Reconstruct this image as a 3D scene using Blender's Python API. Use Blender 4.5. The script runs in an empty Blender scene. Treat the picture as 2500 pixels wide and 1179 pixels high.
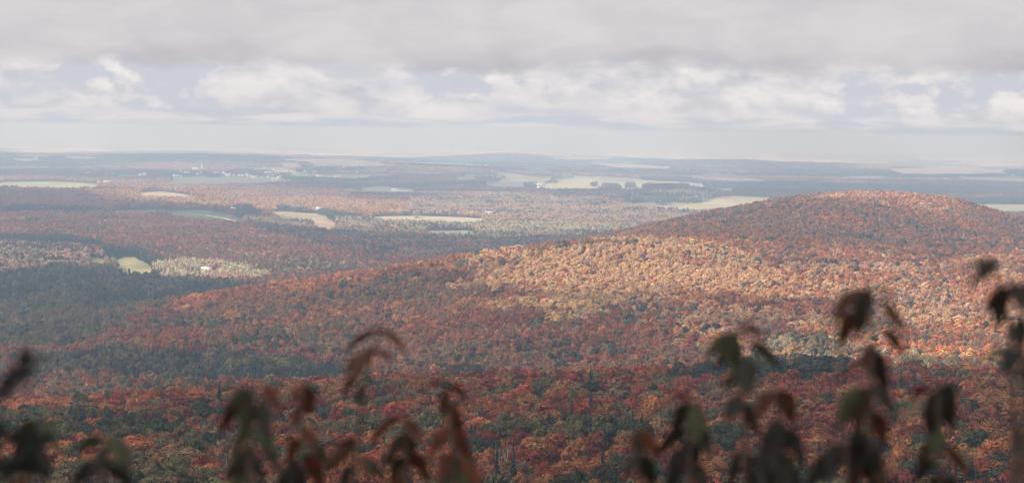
import bpy, bmesh, math, random
import numpy as np
from mathutils import Vector, Matrix, Euler

random.seed(7)
RNG = np.random.default_rng(11)
sc = bpy.context.scene
COL = sc.collection

# ------------------------------------------------------------------ camera
F = 5000.0                    # focal length in photograph pixels (2500 wide)
CAMZ = 260.0
ROLL = 0.0135
EYE = 322.0                   # eye level row at the middle of the picture
cam_data = bpy.data.cameras.new("camera")
cam = bpy.data.objects.new("camera", cam_data)
COL.objects.link(cam)
cam_data.sensor_width = 36.0
cam_data.lens = 36.0 * F / 2500.0
cam_data.clip_start = 0.1
cam_data.clip_end = 200000.0
cam_data.dof.use_dof = True
cam_data.dof.focus_distance = 1500.0
cam_data.dof.aperture_fstop = 4.0
pitch = math.atan((589.5 - EYE) / F)
CAMROT = Euler((math.pi / 2 - pitch, 0, 0)).to_matrix() @ Matrix.Rotation(math.atan(ROLL), 3, 'Z')
cam.matrix_world = Matrix.Translation((0, 0, CAMZ)) @ CAMROT.to_4x4()
sc.camera = cam

# ------------------------------------------------------------------ sun and sky
SUN_EL = math.radians(40.0)
SUN_AZ = math.radians(-124.0)       # from +Y towards +X; negative = left of the view
SUNV = np.array([math.sin(SUN_AZ) * math.cos(SUN_EL), math.cos(SUN_AZ) * math.cos(SUN_EL), math.sin(SUN_EL)])
sun_data = bpy.data.lights.new("sun", 'SUN')
sun_data.energy = 5.0
sun_data.angle = math.radians(0.53)
sun_data.color = (1.0, 0.94, 0.86)
sun = bpy.data.objects.new("sun", sun_data)
COL.objects.link(sun)
sun.rotation_euler = Vector(SUNV).to_track_quat('Z', 'Y').to_euler()
sun.location = (0, 0, 4000)


class NT:
    """small helper for node trees"""
    def __init__(s, tree):
        s.t = tree
        s.n = tree.nodes
        s.l = tree.links

    def new(s, kind, **kw):
        n = s.n.new(kind)
        for k, v in kw.items():
            setattr(n, k, v)
        return n

    def put(s, sock, v):
        if v is None:
            return
        if isinstance(v, bpy.types.NodeSocket):
            s.l.new(v, sock)
        else:
            if hasattr(sock.default_value, '__len__') and not hasattr(v, '__len__'):
                v = (v,) * len(sock.default_value)
            if hasattr(v, '__len__') and len(sock.default_value) == 4 and len(v) == 3:
                v = tuple(v) + (1,)
            sock.default_value = v

    def math(s, op, a, b=None, c=None, clamp=False):
        n = s.new('ShaderNodeMath', operation=op, use_clamp=clamp)
        s.put(n.inputs[0], a); s.put(n.inputs[1], b); s.put(n.inputs[2], c)
        return n.outputs[0]

    def vmath(s, op, a, b=None, scale=None):
        n = s.new('ShaderNodeVectorMath', operation=op)
        s.put(n.inputs[0], a); s.put(n.inputs[1], b)
        if scale is not None:
            s.put(n.inputs['Scale'], scale)
        return n.outputs[0]

    def mix(s, f, a, b, blend='MIX'):
        n = s.new('ShaderNodeMix', data_type='RGBA', blend_type=blend)
        s.put(n.inputs['Factor'], f)
        ins = [i for i in n.inputs if i.type == 'RGBA']
        s.put(ins[0], a); s.put(ins[1], b)
        return [o for o in n.outputs if o.type == 'RGBA'][0]

    def noise(s, vec, scale, detail=4, rough=.5, dist=0.0, lac=2.0):
        n = s.new('ShaderNodeTexNoise')
        s.put(n.inputs['Vector'], vec)
        s.put(n.inputs['Scale'], scale); s.put(n.inputs['Detail'], detail)
        s.put(n.inputs['Roughness'], rough); s.put(n.inputs['Distortion'], dist)
        s.put(n.inputs['Lacunarity'], lac)
        return n.outputs['Fac']

    def smooth(s, v, a, b, lo=0.0, hi=1.0):
        n = s.new('ShaderNodeMapRange', interpolation_type='SMOOTHSTEP')
        s.put(n.inputs['Value'], v)
        s.put(n.inputs['From Min'], a); s.put(n.inputs['From Max'], b)
        s.put(n.inputs['To Min'], lo); s.put(n.inputs['To Max'], hi)
        return n.outputs[0]

    def xyz(s, x, y, z):
        n = s.new('ShaderNodeCombineXYZ')
        s.put(n.inputs[0], x); s.put(n.inputs[1], y); s.put(n.inputs[2], z)
        return n.outputs[0]


def srgb(r, g, b):
    def f(c):
        c /= 255.0
        return c / 12.92 if c <= .04045 else ((c + .055) / 1.055) ** 2.4
    return (f(r), f(g), f(b))


world = bpy.data.worlds.new("World")
sc.world = world
world.use_nodes = True
W = NT(world.node_tree)
for n in list(W.n):
    W.n.remove(n)
tc = W.new('ShaderNodeTexCoord')
sep = W.new('ShaderNodeSeparateXYZ')
dirv = W.vmath('NORMALIZE', tc.outputs['Generated'])
W.put(sep.inputs[0], dirv)
dx, dy, dz = sep.outputs
hor = W.math('SQRT', W.math('ADD', W.math('MULTIPLY', dx, dx), W.math('MULTIPLY', dy, dy)))
el = W.math('MULTIPLY', W.math('DIVIDE', dz, W.math('MAXIMUM', hor, .02)), F)     # elevation, in pixels of the photograph
hx = W.math('DIVIDE', dx, W.math('MAXIMUM', hor, .02))
hy = W.math('DIVIDE', dy, W.math('MAXIMUM', hor, .02))
elc = W.math('MULTIPLY', W.math('MINIMUM', W.math('MAXIMUM', el, -50.), 4000.), 1.0 / F)


def layer(sx, sz, off):
    return W.xyz(W.math('ADD', W.math('MULTIPLY', hx, sx), off), W.math('MULTIPLY', hy, sx), W.math('MULTIPLY', elc, sz))


sky_n = W.new('ShaderNodeTexSky', sky_type='NISHITA', sun_disc=False)
sky_n.sun_elevation = SUN_EL
sky_n.sun_rotation = SUN_AZ
sky_n.altitude = 400
sky_n.air_density = 1.0
sky_n.dust_density = 2.0
blue = W.vmath('SCALE', sky_n.outputs[0], scale=0.10)
# clear air between the clouds, milky with distance
milk = W.smooth(el, 0, 260, 1.0, .92)
gap = W.mix(milk, blue, srgb(205, 208, 219))
# distant banks of cumulus
n1 = W.noise(layer(1, 2.0, 3.1), 9.0, 9, .52, .25)
n1b = W.noise(layer(1, 2.2, 8.7), 34.0, 8, .55, .35)
n_gap = W.noise(layer(1, 3.4, 1.7), 6.5, 3, .5, .3)
n1c = W.noise(layer(1, 1.6, 14.1), 120.0, 6, .6, .4)
lump = W.math('ADD', W.math('ADD', W.math('MULTIPLY', n1, .58), W.math('MULTIPLY', n1b, .32)), W.math('MULTIPLY', n1c, .10))
cover = W.smooth(lump, .43, .475)
cover = W.math('MULTIPLY', cover, W.smooth(n_gap, .36, .45, .12, 1.0), clamp=True)
# shading of the banks: offset noise gives lit shoulders and grey bellies
n1s = W.noise(layer(1, 2.2, 8.72), 34.0, 5, .55, .35)
n1t = W.noise(W.vmath('ADD', layer(1, 2.0, 3.1), (0.0, 0.0, .012)), 9.0, 6, .5, .25)
relief = W.math('ADD', W.math('MULTIPLY', W.math('SUBTRACT', n1, n1t), 5.5), W.math('ADD', W.math('MULTIPLY', W.math('SUBTRACT', n1b, .5), 2.6), W.math('MULTIPLY', W.math('SUBTRACT', n1c, .5), 1.5)))
relief = W.math('ADD', relief, .5, clamp=True)
relief = W.math('ADD', W.math('MULTIPLY', relief, .8), W.smooth(W.noise(layer(1, 2.4, 33.0), 17.0, 7, .55, .5), .38, .62, 0, .28), clamp=True)
cum = W.mix(relief, srgb(198, 200, 209), srgb(243, 237, 236))
lowsky = W.mix(cover, gap, cum)
# thin flat bars close to the horizon
nbar = W.noise(layer(1, 9.0, 5.5), 16.0, 7, .58, .4)
bars = W.mix(W.smooth(nbar, .44, .56), srgb(200, 204, 217), srgb(236, 231, 233))
lowsky = W.mix(W.smooth(W.math('ADD', el, W.math('MULTIPLY', W.math('SUBTRACT', n1b, .5), 90.0)), 22, 50), bars, lowsky)
lowsky = W.mix(W.smooth(el, -60, 12), srgb(214, 214, 223), lowsky)
# the near deck of stratocumulus above
ne = W.noise(layer(1, 2.0, 12.3), 6.0, 6, .55, .3)
edge = W.math('ADD', el, W.math('MULTIPLY', W.math('SUBTRACT', ne, .5), 190.0))
ne2 = W.noise(layer(1, 3.2, 17.3), 40.0, 7, .6, .3)
edge2 = W.math('ADD', edge, W.math('MULTIPLY', W.math('SUBTRACT', ne2, .5), 60.0))
deck_a = W.smooth(edge2, 142, 188)
nd = W.noise(layer(1, 3.2, 22.0), 8.0, 7, .5, .2)
belly = W.smooth(edge, 168, 250, 0.0, 1.0)
deck = W.mix(belly, srgb(176, 173, 184), srgb(211, 207, 210))
deck = W.mix(W.smooth(nd, .40, .66), deck, srgb(220, 215, 216))
deck = W.mix(W.math('MULTIPLY', W.smooth(nd, .47, .30), .55), deck, srgb(193, 191, 198))
skycol = W.mix(deck_a, lowsky, deck)
nd3 = W.noise(layer(1, 2.6, 27.0), 26.0, 7, .58, .5)
deck_m = W.mix(W.math('MULTIPLY', W.smooth(nd3, .35, .65), .5), srgb(197, 193, 197), srgb(236, 231, 231))
skycol = W.mix(W.math('MULTIPLY', deck_a, .42), skycol, deck_m)
# high overhead the deck runs on, greyer, as an overcast sky with broken light patches
pv = W.vmath('SCALE', W.xyz(dx, dy, 0.0), scale=W.math('DIVIDE', 1.0, W.math('MAXIMUM', dz, .06)))
no = W.noise(pv, .9, 6, .55, .2)
over = W.mix(W.smooth(no, .38, .62), srgb(150, 154, 166), srgb(198, 198, 206))
skycol = W.mix(W.smooth(el, 400, 1500), skycol, over)
# below the horizon
skycol = W.mix(W.smooth(el, -900, -120), srgb(95, 92, 90), skycol)
bg = W.new('ShaderNodeBackground')
W.put(bg.inputs[0], skycol)
bg.inputs[1].default_value = 0.49
wo = W.new('ShaderNodeOutputWorld')
W.l.new(bg.outputs[0], wo.inputs[0])
world.cycles.sampling_method = 'MANUAL'
world.cycles.sample_map_resolution = 512

vs = sc.view_settings
vs.view_transform = 'Standard'
vs.look = 'None'
vs.exposure = 1.08
vs.gamma = 1.0
vs.use_curve_mapping = False
sc.cycles.max_bounces = 5
sc.cycles.diffuse_bounces = 3
sc.cycles.glossy_bounces = 2
sc.cycles.transmission_bounces = 3
sc.cycles.volume_bounces = 2
sc.cycles.transparent_max_bounces = 8
sc.cycles.use_denoising = True
sc.cycles.denoiser = 'OPENIMAGEDENOISE'
sc.cycles.use_adaptive_sampling = True
sc.cycles.filter_width = 1.25
sc.cycles.adaptive_threshold = 0.004
sc.cycles.sample_clamp_indirect = 6.0


# ------------------------------------------------------------------ numpy noise
def hash2(ix, iy, seed):
    h = (ix.astype(np.int64) * 374761393 + iy.astype(np.int64) * 668265263 + seed * 1274126177) & 0x7fffffff
    h = ((h ^ (h >> 13)) * 1103515245) & 0x7fffffff
    h = (h ^ (h >> 16)) * 69069 & 0x7fffffff
    return (h % 100003) / 100003.0


def vnoise(x, y, seed=0):
    ix = np.floor(x); iy = np.floor(y)
    fx = x - ix; fy = y - iy
    fx = fx * fx * fx * (fx * (fx * 6 - 15) + 10); fy = fy * fy * fy * (fy * (fy * 6 - 15) + 10)
    a = hash2(ix, iy, seed); b = hash2(ix + 1, iy, seed)
    c = hash2(ix, iy + 1, seed); d = hash2(ix + 1, iy + 1, seed)
    return (a * (1 - fx) + b * fx) * (1 - fy) + (c * (1 - fx) + d * fx) * fy


def fbm(x, y, seed=0, oct=4, gain=.5):
    s = 0; a = 1; t = 0
    for k in range(oct):
        s = s + a * vnoise(x * 2 ** k + 17.3 * k, y * 2 ** k - 9.1 * k, seed + k * 13); t += a; a *= gain
    return s / t * 2 - 1


def sstep(a, b, x):
    t = np.clip((x - a) / (b - a), 0, 1)
    return t * t * (3 - 2 * t)


# ------------------------------------------------------------------ terrain
TREE_H = 14.0
UK = np.array([-700, 0, 250, 500, 750, 1000, 1250, 1500, 1750, 2000, 2130, 2300, 2500, 3200.])
# canopy rows measured in the photograph along rays of equal azimuth, at chosen distances
DK = np.array([430, 700, 1000, 1180, 1320, 1700, 2000, 2220, 2500, 2900, 3400, 3800, 4300])
#          430   700   1000 1180 1320 1700 2000 2220 2500 2900 3400 3800 4300
ROWS = {
    -700: [1215, 1055, 975, 1000, 985, 860, 790, 752, 712, 655, 596, 564, 536],
    0:    [1225, 1050, 968, 1000, 968, 858, 795, 757, 715, 655, 600, 572, 541],
    250:  [1225, 1050, 958, 995, 965, 850, 788, 750, 716, 660, 606, 574, 545],
    500:  [1225, 1045, 945, 990, 958, 835, 765, 716, 724, 665, 609, 578, 549],
    750:  [1225, 1045, 937, 985, 952, 820, 736, 680, 722, 668, 613, 581, 552],
    1000: [1225, 1040, 930, 980, 948, 800, 715, 645, 715, 670, 617, 585, 556],
    1250: [1225, 1035, 925, 975, 940, 782, 690, 605, 690, 655, 612, 589, 559],
    1500: [1225, 1035, 917, 968, 930, 770, 672, 585, 588, 578, 566, 596, 566],
    1750: [1225, 1030, 900, 950, 915, 762, 675, 600, 575, 548, 516, 590, 566],
    2000: [1225, 1030, 884, 940, 905, 765, 685, 625, 580, 535, 474, 560, 560],
    2130: [1225, 1030, 890, 940, 908, 770, 690, 632, 588, 538, 466, 550, 560],
    2300: [1225, 1030, 897, 945, 912, 775, 695, 640, 598, 548, 478, 556, 562],
    2500: [1225, 1030, 903, 950, 918, 780, 700, 630, 608, 572, 526, 590, 575],
    3200: [1225, 1035, 915, 955, 925, 790, 715, 665, 640, 610, 590, 600, 585],
}
DROPK = np.array([[(r - (EYE + ROLL * (u - 1250))) / F * d for r, d in zip(ROWS[int(u)], DK)] for u in UK])


def yeye(u):
    return EYE + ROLL * (u - 1250)


def hermite(xk, yk, x):
    """smooth interpolation of rows of yk (n_cols, n_knots) along the knots; x per sample, col-interpolated yk (n, n_knots)"""
    m = np.zeros_like(yk)
    h = np.diff(xk)
    dlt = np.diff(yk, axis=1) / h
    prod = dlt[:, :-1] * dlt[:, 1:]
    w1 = 2 * h[1:] + h[:-1]; w2 = h[1:] + 2 * h[:-1]
    with np.errstate(divide='ignore', invalid='ignore'):
        mm = (w1 + w2) / (w1 / dlt[:, :-1] + w2 / dlt[:, 1:])
    m[:, 1:-1] = np.where(prod > 0, mm, 0)
    m[:, 0] = dlt[:, 0]; m[:, -1] = dlt[:, -1]
    i = np.clip(np.searchsorted(xk, x) - 1, 0, len(xk) - 2)
    r = np.arange(len(x))
    x0 = xk[i]; hh = h[i]; t = (x - x0) / hh
    y0 = yk[r, i]; y1 = yk[r, i + 1]; m0 = m[r, i] * hh; m1 = m[r, i + 1] * hh
    return (2 * t ** 3 - 3 * t ** 2 + 1) * y0 + (t ** 3 - 2 * t ** 2 + t) * m0 + (-2 * t ** 3 + 3 * t ** 2) * y1 + (t ** 3 - t ** 2) * m1


PD = np.array([4300, 5500, 7000, 9000, 12000, 17000, 26000, 36000, 60000.])
PDROP = np.array([205, 205, 207, 214, 228, 250, 282, 300, 320.])
# hills of the plain: azimuth column, distance, half width in columns, half depth, height
HILLS = [
    (60, 6500, 420, 600, 26), (420, 5900, 260, 380, 14), (150, 5100, 300, 350, 12), (800, 6600, 500, 500, 8),
    (250, 9300, 300, 900, 12), (560, 13200, 420, 1500, 52), (-100, 14500, 500, 1800, 40), (1000, 11000, 330, 1300, 42),
    (1210, 18500, 130, 1500, 46), (1330, 18500, 170, 1500, 22), (700, 15800, 300, 900, 36),
    (1640, 7600, 140, 350, 22), (1180, 8000, 130, 500, 18), (1500, 12500, 300, 900, 16), (1750, 14500, 180, 800, 40),
    (2050, 15500, 330, 1500, 46), (2400, 12500, 260, 1200, 30), (2000, 10000, 500, 900, 16), (1700, 19000, 300, 1200, 34),
    (300, 22000, 500, 1500, 50), (1560, 6100, 140, 300, 6),
]


def smooth_u(u):
    """spline over azimuth of the knot table, returned as (n, nk)"""
    out = np.empty((len(u), len(DK)))
    uc = np.clip(u, UK[0], UK[-1])
    yk = DROPK.T.copy()
    for k in range(len(DK)):
        out[:, k] = hermite(UK, np.repeat(yk[k][None, :], 1, 0).repeat(len(u), 0), uc) if False else np.interp(uc, UG, TABLE[k])
    return out


UG = np.linspace(UK[0], UK[-1], 400)
TABLE = [hermite(UK, np.repeat(DROPK[:, k][None, :], len(UG), 0), UG) for k in range(len(DK))]


def canopy_z(u, d, az=None):
    """height of the (mean) canopy top over azimuth column u and distance d"""
    u = np.asarray(u, float).ravel(); d = np.asarray(d, float).ravel()
    drop = np.zeros_like(d)
    tab = smooth_u(u)
    mid = (d >= DK[0]) & (d <= 4300)
    if mid.any():
        drop[mid] = hermite(DK.astype(float), tab[mid], d[mid])
    near = d < DK[0]
    nk = np.array([0, 3, 9, 60, 200, 330, 430.])
    nd_ = np.array([1.75 - TREE_H, 2.3 - TREE_H, 4.5 - TREE_H, 30 - TREE_H, 62 - TREE_H + 6, 68, 78.])
    if near.any():
        a = np.interp(d[near], nk, nd_)
        end = tab[near, 0]
        drop[near] = a + (end - 78.) * sstep(200, 430, d[near])
    far = d > 4300
    if far.any():
        base = np.interp(d[far], PD, PDROP)
        blend = sstep(4300, 6500, d[far])
        drop[far] = tab[far, -1] * (1 - blend) + base * blend
    hills = np.zeros_like(d)
    for (hu, hd, wu, wd, h) in HILLS:
        hills += h * np.exp(-((u - hu) / wu) ** 2 - ((d - hd) / wd) ** 2)
    ang = np.arctan((u - 1250) / F)
    x = d * np.sin(ang); y = d * np.cos(ang)
    z = -drop + hills
    n = fbm(x / 420., y / 420., 3, 3) * 5.0 * sstep(420, 700, d) * (1 - .4 * sstep(900, 1500, d) * (1 - sstep(2400, 3000, d)))
    n += fbm(x / 1500., y / 900., 5, 3) * 8.0 * sstep(4300, 6500, d)
    n += fbm(x / 3400., y / 2300., 8, 3) * 27.0 * sstep(8500, 14000, d)
    n += fbm(x / 2600., y / 3000., 19, 3) * 26.0 * sstep(15000, 20000, d)
    n += fbm(x / 7000., y / 4500., 9, 3) * 75.0 * sstep(19000, 34000, d)
    return CAMZ + z + n


def project(u, d, z):
    """approximate image row of a point at azimuth column u, distance d, height z"""
    depth = d * np.cos(np.arctan((u - 1250) / F))
    return yeye(u) + F * (CAMZ - z) / np.maximum(depth, .1)


def uv_of(x, y):
    y = np.where(np.abs(y) < 1e-3, 1e-3, y)
    az = np.arctan2(x, y)
    az = np.clip(az, -1.3, 1.3)
    return 1250 + F * np.tan(az), np.hypot(x, y)


def inpoly(px, py, poly):
    inside = np.zeros(px.shape, bool)
    n = len(poly)
    for i in range(n):
        x0, y0 = poly[i]; x1, y1 = poly[(i + 1) % n]
        if y0 == y1:
            continue
        c = ((y0 > py) != (y1 > py)) & (px < (x1 - x0) * (py - y0) / (y1 - y0) + x0)
        inside ^= c
    return inside


# fields: outline as seen over the surrounding tree tops, distance window, colour, label
GROVES = [   # groves and hedgerows left standing inside the fields
    [(1468, 455), (1490, 453), (1512, 458), (1510, 464), (1470, 461)], [(1461, 465), (1476, 464), (1478, 471), (1462, 471)],
    [(1330, 446), (1362, 444), (1360, 449), (1330, 449)], [(1280, 455), (1305, 452), (1308, 461), (1282, 462)],
    [(1525, 452), (1550, 452), (1550, 459), (1526, 459)], [(1440, 452), (1454, 451), (1455, 456), (1442, 456)],
    [(1600, 499), (1640, 499), (1640, 501), (1600, 501)], [(1700, 492), (1716, 491), (1716, 496), (1700, 496)],
    [(1010, 531), (1020, 530), (1021, 534), (1011, 534)], [(860, 462), (880, 461), (880, 464), (862, 465)],
]
FIELDS = [
    ('hay', [(283, 636), (300, 629), (322, 628), (350, 641), (373, 655), (370, 664), (318, 661), (284, 652)], (2600, 3600), (.42, .40, .20), 'bright hayfield sloping in a clearing beside pale poplars, left of the picture'),
    ('hay', [(213, 629), (236, 630), (262, 641), (258, 648), (225, 638)], (2600, 3700), (.34, .33, .18), 'narrow strip of meadow left of the bright hayfield clearing'),
    ('grass', [(398, 518), (430, 514), (500, 514), (560, 525), (598, 540), (560, 539), (500, 536), (450, 531), (415, 524)], (4300, 6500), (.17, .20, .12), 'large grey green field with a pale lane along its far edge'),
    ('grass', [(255, 514), (400, 512), (400, 518), (290, 518)], (4300, 7000), (.20, .22, .13), 'thin green strip of field left of the large grey green field'),
    ('hay', [(333, 471), (385, 467), (430, 472), (472, 479), (400, 480), (345, 476)], (4700, 9000), (.52, .43, .27), 'sunlit tan stubble field under a dark treeline, left of the picture'),
    ('grass', [(0, 446), (120, 443), (225, 448), (238, 456), (130, 458), (0, 453), (-200, 452), (-200, 446)], (4700, 9500), (.42, .43, .25), 'long pale green field at the left edge of the picture'),
    ('hay', [(658, 517), (700, 517), (770, 523), (812, 533), (750, 535), (690, 530), (665, 523)], (4300, 7000), (.46, .40, .27), 'tan field below a row of conifers in the middle distance'),
    ('hay', [(760, 545), (812, 542), (822, 552), (800, 557), (764, 553)], (3900, 6000), (.50, .36, .27), 'small pinkish bare field above the dark shaded wood'),
    ('hay', [(900, 531), (935, 528), (1010, 527), (1120, 530), (1178, 534), (1176, 540), (1130, 543), (1000, 538), (930, 536)], (4300, 7000), (.50, .46, .33), 'long sunlit straw coloured field with a barn at its right end'),
    ('grass', [(1028, 564), (1130, 563), (1172, 568), (1150, 570), (1060, 570)], (3700, 5500), (.36, .35, .24), 'thin pale field along the top of the dark shaded wood'),
    ('hay', [(1208, 421), (1232, 421), (1290, 431), (1345, 436), (1335, 441), (1285, 443), (1240, 432)], (7500, 14000), (.46, .46, .30), 'pale sloping pasture at the upper left of the far farm patchwork'),
    ('hay', [(1395, 430), (1480, 431), (1560, 437), (1580, 444), (1500, 442), (1400, 435)], (7500, 14000), (.50, .50, .34), 'thin pale pasture along the top of the far farm patchwork'),
    ('grass', [(1345, 440), (1390, 437), (1480, 443), (1575, 447), (1570, 451), (1480, 449), (1400, 444)], (7500, 14000), (.40, .46, .30), 'pale green strip in the middle of the far farm patchwork'),
    ('hay', [(1300, 449), (1345, 444), (1400, 446), (1500, 452), (1568, 456), (1560, 470), (1545, 477), (1455, 477), (1420, 470), (1345, 466), (1330, 458)], (7500, 14000), (.47, .44, .30), 'largest pale pasture at the bottom of the far farm patchwork'),
    ('grass', [(1180, 446), (1240, 442), (1290, 446), (1325, 454), (1300, 463), (1232, 462), (1190, 454)], (7500, 14000), (.28, .31, .24), 'dull green pasture left of the largest pale one'),
    ('grass', [(1105, 434), (1150, 432), (1160, 437), (1120, 440)], (7500, 14000), (.34, .34, .26), 'small dull clearing on the dark blue slope left of the far patchwork'),
    ('grass', [(590, 409), (650, 410), (730, 417), (720, 420), (640, 414), (590, 412)], (9000, 16000), (.40, .44, .32), 'narrow green strip field above the village'),
    ('hay', [(668, 396), (730, 400), (732, 404), (690, 401)], (9000, 18000), (.62, .56, .44), 'very pale slanting strip above the village'),
    ('hay', [(740, 395), (900, 398), (960, 402), (930, 407), (800, 404)], (9000, 18000), (.36, .30, .26), 'brownish ploughed slope right of the village strips'),
    ('grass', [(700, 426), (830, 425), (900, 430), (870, 436), (760, 430)], (8500, 14000), (.32, .34, .28), 'dull green field in the right half of the village'),
    ('grass', [(380, 430), (430, 433), (500, 431), (520, 436), (420, 438)], (8500, 14000), (.36, .38, .30), 'thin field at the left end of the village'),
    ('hay', [(1600, 470), (1640, 462), (1700, 458), (1800, 462), (1740, 466), (1660, 472)], (7500, 12000), (.40, .38, .28), 'tan field above the conifer knoll'),
    ('hay', [(1560, 440), (1640, 443), (1720, 450), (1700, 453), (1600, 447)], (8500, 15000), (.5, .46, .36), 'thin tan strip right of the far farm patchwork'),
    ('hay', [(150, 383), (210, 383), (240, 386), (170, 387)], (11000, 20000), (.5, .47, .4), 'thin pale field on the far left ridge beside a long farm building'),
    ('grass', [(280, 432), (340, 430), (370, 433), (300, 436)], (8500, 14000), (.36, .38, .30), 'short pale field left of the village'),
    ('grass', [(900, 443), (960, 441), (980, 446), (920, 448)], (8500, 14000), (.30, .33, .27), 'small dull field on the dark slope right of the village'),
    ('hay', [(2330, 432), (2480, 436), (2600, 440), (2500, 442), (2360, 438)], (8000, 16000), (.46, .38, .32), 'pinkish lit strip on the far slope at the right edge'),
    ('hay', [(2030, 432), (2130, 430), (2180, 434), (2080, 437)], (8000, 16000), (.46, .40, .34), 'thin lit strip above the summit of the rounded hill'),
    ('hay', [(1330, 385), (1420, 384), (1500, 388), (1400, 390)], (13000, 30000), (.5, .45, .4), 'faint pale strip right of the distant blue hill'),

    ('hay', [(1530, 498), (1600, 494), (1690, 497), (1730, 492), (1745, 482), (1800, 478), (1880, 483), (1870, 492), (1790, 505), (1700, 511), (1600, 504)], (5000, 9000), (.47, .43, .28), 'pale field curving round the conifer knoll, left of the rounded hill'),
    ('grass', [(2350, 500), (2430, 499), (2700, 503), (2700, 516), (2460, 517)], (5000, 9000), (.40, .42, .27), 'pale green field right of the rounded hill'),
    ('grass', [(410, 441), (480, 436), (560, 432), (650, 436), (720, 441), (600, 448), (430, 452)], (7500, 14000), (.33, .36, .28), 'grey green pasture below the village'),
    ('grass', [(825, 463), (880, 458), (930, 455), (1010, 463), (1010, 469), (900, 473)], (6800, 12000), (.33, .36, .27), 'grey green pasture round a farm below the long blue hill'),
    ('hay', [(668, 389), (760, 388), (880, 392), (935, 398), (880, 400), (780, 396)], (11000, 20000), (.50, .45, .38), 'thin bright strip of stubble on the ridge above the village'),
    ('grass', [(20, 387), (100, 387), (95, 392), (50, 393)], (11000, 20000), (.5, .5, .4), 'small pale field on the far ridge at the left edge'),
    ('grass', [(1000, 396), (1200, 403), (1180, 408), (1010, 402)], (11000, 20000), (.42, .40, .35), 'pale strip of far fields at the foot of the long blue hill'),
    ('hay', [(1420, 398), (1530, 401), (1640, 408), (1620, 412), (1500, 408)], (11000, 20000), (.5, .44, .38), 'pinkish far fields below the distant blue hill'),
    ('hay', [(1670, 428), (1800, 433), (1880, 441), (1800, 442), (1700, 436)], (8000, 20000), (.40, .38, .3), 'thin far fields above the left shoulder of the rounded hill'),
    ('hay', [(2160, 412), (2300, 409), (2460, 416), (2420, 423), (2200, 424)], (10000, 20000), (.5, .42, .36), 'lit pinkish far slope beyond the rounded hill'),
    ('hay', [(-9e5, -9e5)] * 3, (6700, 18500), (.44, .37, .28), 'scattered tan farm lots of the far plain'),
    ('grass', [(-9e5, -9e5)] * 3, (6700, 18500), (.27, .30, .20), 'scattered green farm lots of the far plain'),
    ('grass', [(-9e5, -9e5)] * 3, (6700, 18500), (.24, .18, .14), 'scattered ploughed brown farm lots of the far plain'),
]


def field_id(u, d, zc):
    """-1 or the index of the field that contains the point (zc = canopy height there)"""
    rc = project(u, d, zc)
    rg = project(u, d, zc - TREE_H)
    wob = vnoise(u / 9., d / 60., 77) * 2 - 1
    out = np.full(u.shape, -1)
    for k, (_, poly, (d0, d1), _, _) in enumerate(FIELDS):
        xs = [p[0] for p in poly]; ys = [p[1] for p in poly]
        m = (d > d0) & (d < d1) & (u > min(xs) - 5) & (u < max(xs) + 5) & (rg > min(ys) - 3) & (rc < max(ys) + 3)
        if m.any():
            mi = np.where(m.ravel())[0]
            uu = u.ravel()[mi] + wob.ravel()[mi] * 3
            a_, b_ = rc.ravel()[mi], rg.ravel()[mi]
            sel = np.zeros(len(mi), bool)
            for t_ in (0, .2, .4, .6, .8, 1.):
                sel |= inpoly(uu, a_ + (b_ - a_) * t_, poly)
            for ex in GROVES:
                sel &= ~inpoly(uu, b_, ex)
            out.ravel()[mi[sel]] = k
    # farm lots scattered over the far plain, too small to be measured one by one
    ang = np.arctan((u - 1250) / F)
    x = d * np.sin(ang); y = d * np.cos(ang)
    xr = (x * .93 + y * .36) / 300. + vnoise(x / 500., y / 500., 201) * .5
    yr = (-x * .36 + y * .93) / 520. + vnoise(x / 500., y / 500., 202) * .5
    h = hash2(np.floor(xr), np.floor(yr), 203)
    edge_ = (xr - np.floor(xr) > .07) & (yr - np.floor(yr) > .06)
    rural = fbm(x / 2400., y / 2000., 204, 2)
    lot = (d > 6700) & (d < 18500) & edge_ & (h < np.clip(.16 + .9 * rural, 0, .6)) & (out < 0)
    kind_ = len(FIELDS) - 3 + np.minimum((hash2(np.floor(xr) + 91, np.floor(yr), 205) * 3).astype(int), 2)
    return np.where(lot, kind_, out)


def ground_z(u, d, zc=None):
    if zc is None:
        zc = canopy_z(u, d)
    return zc - TREE_H


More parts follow.
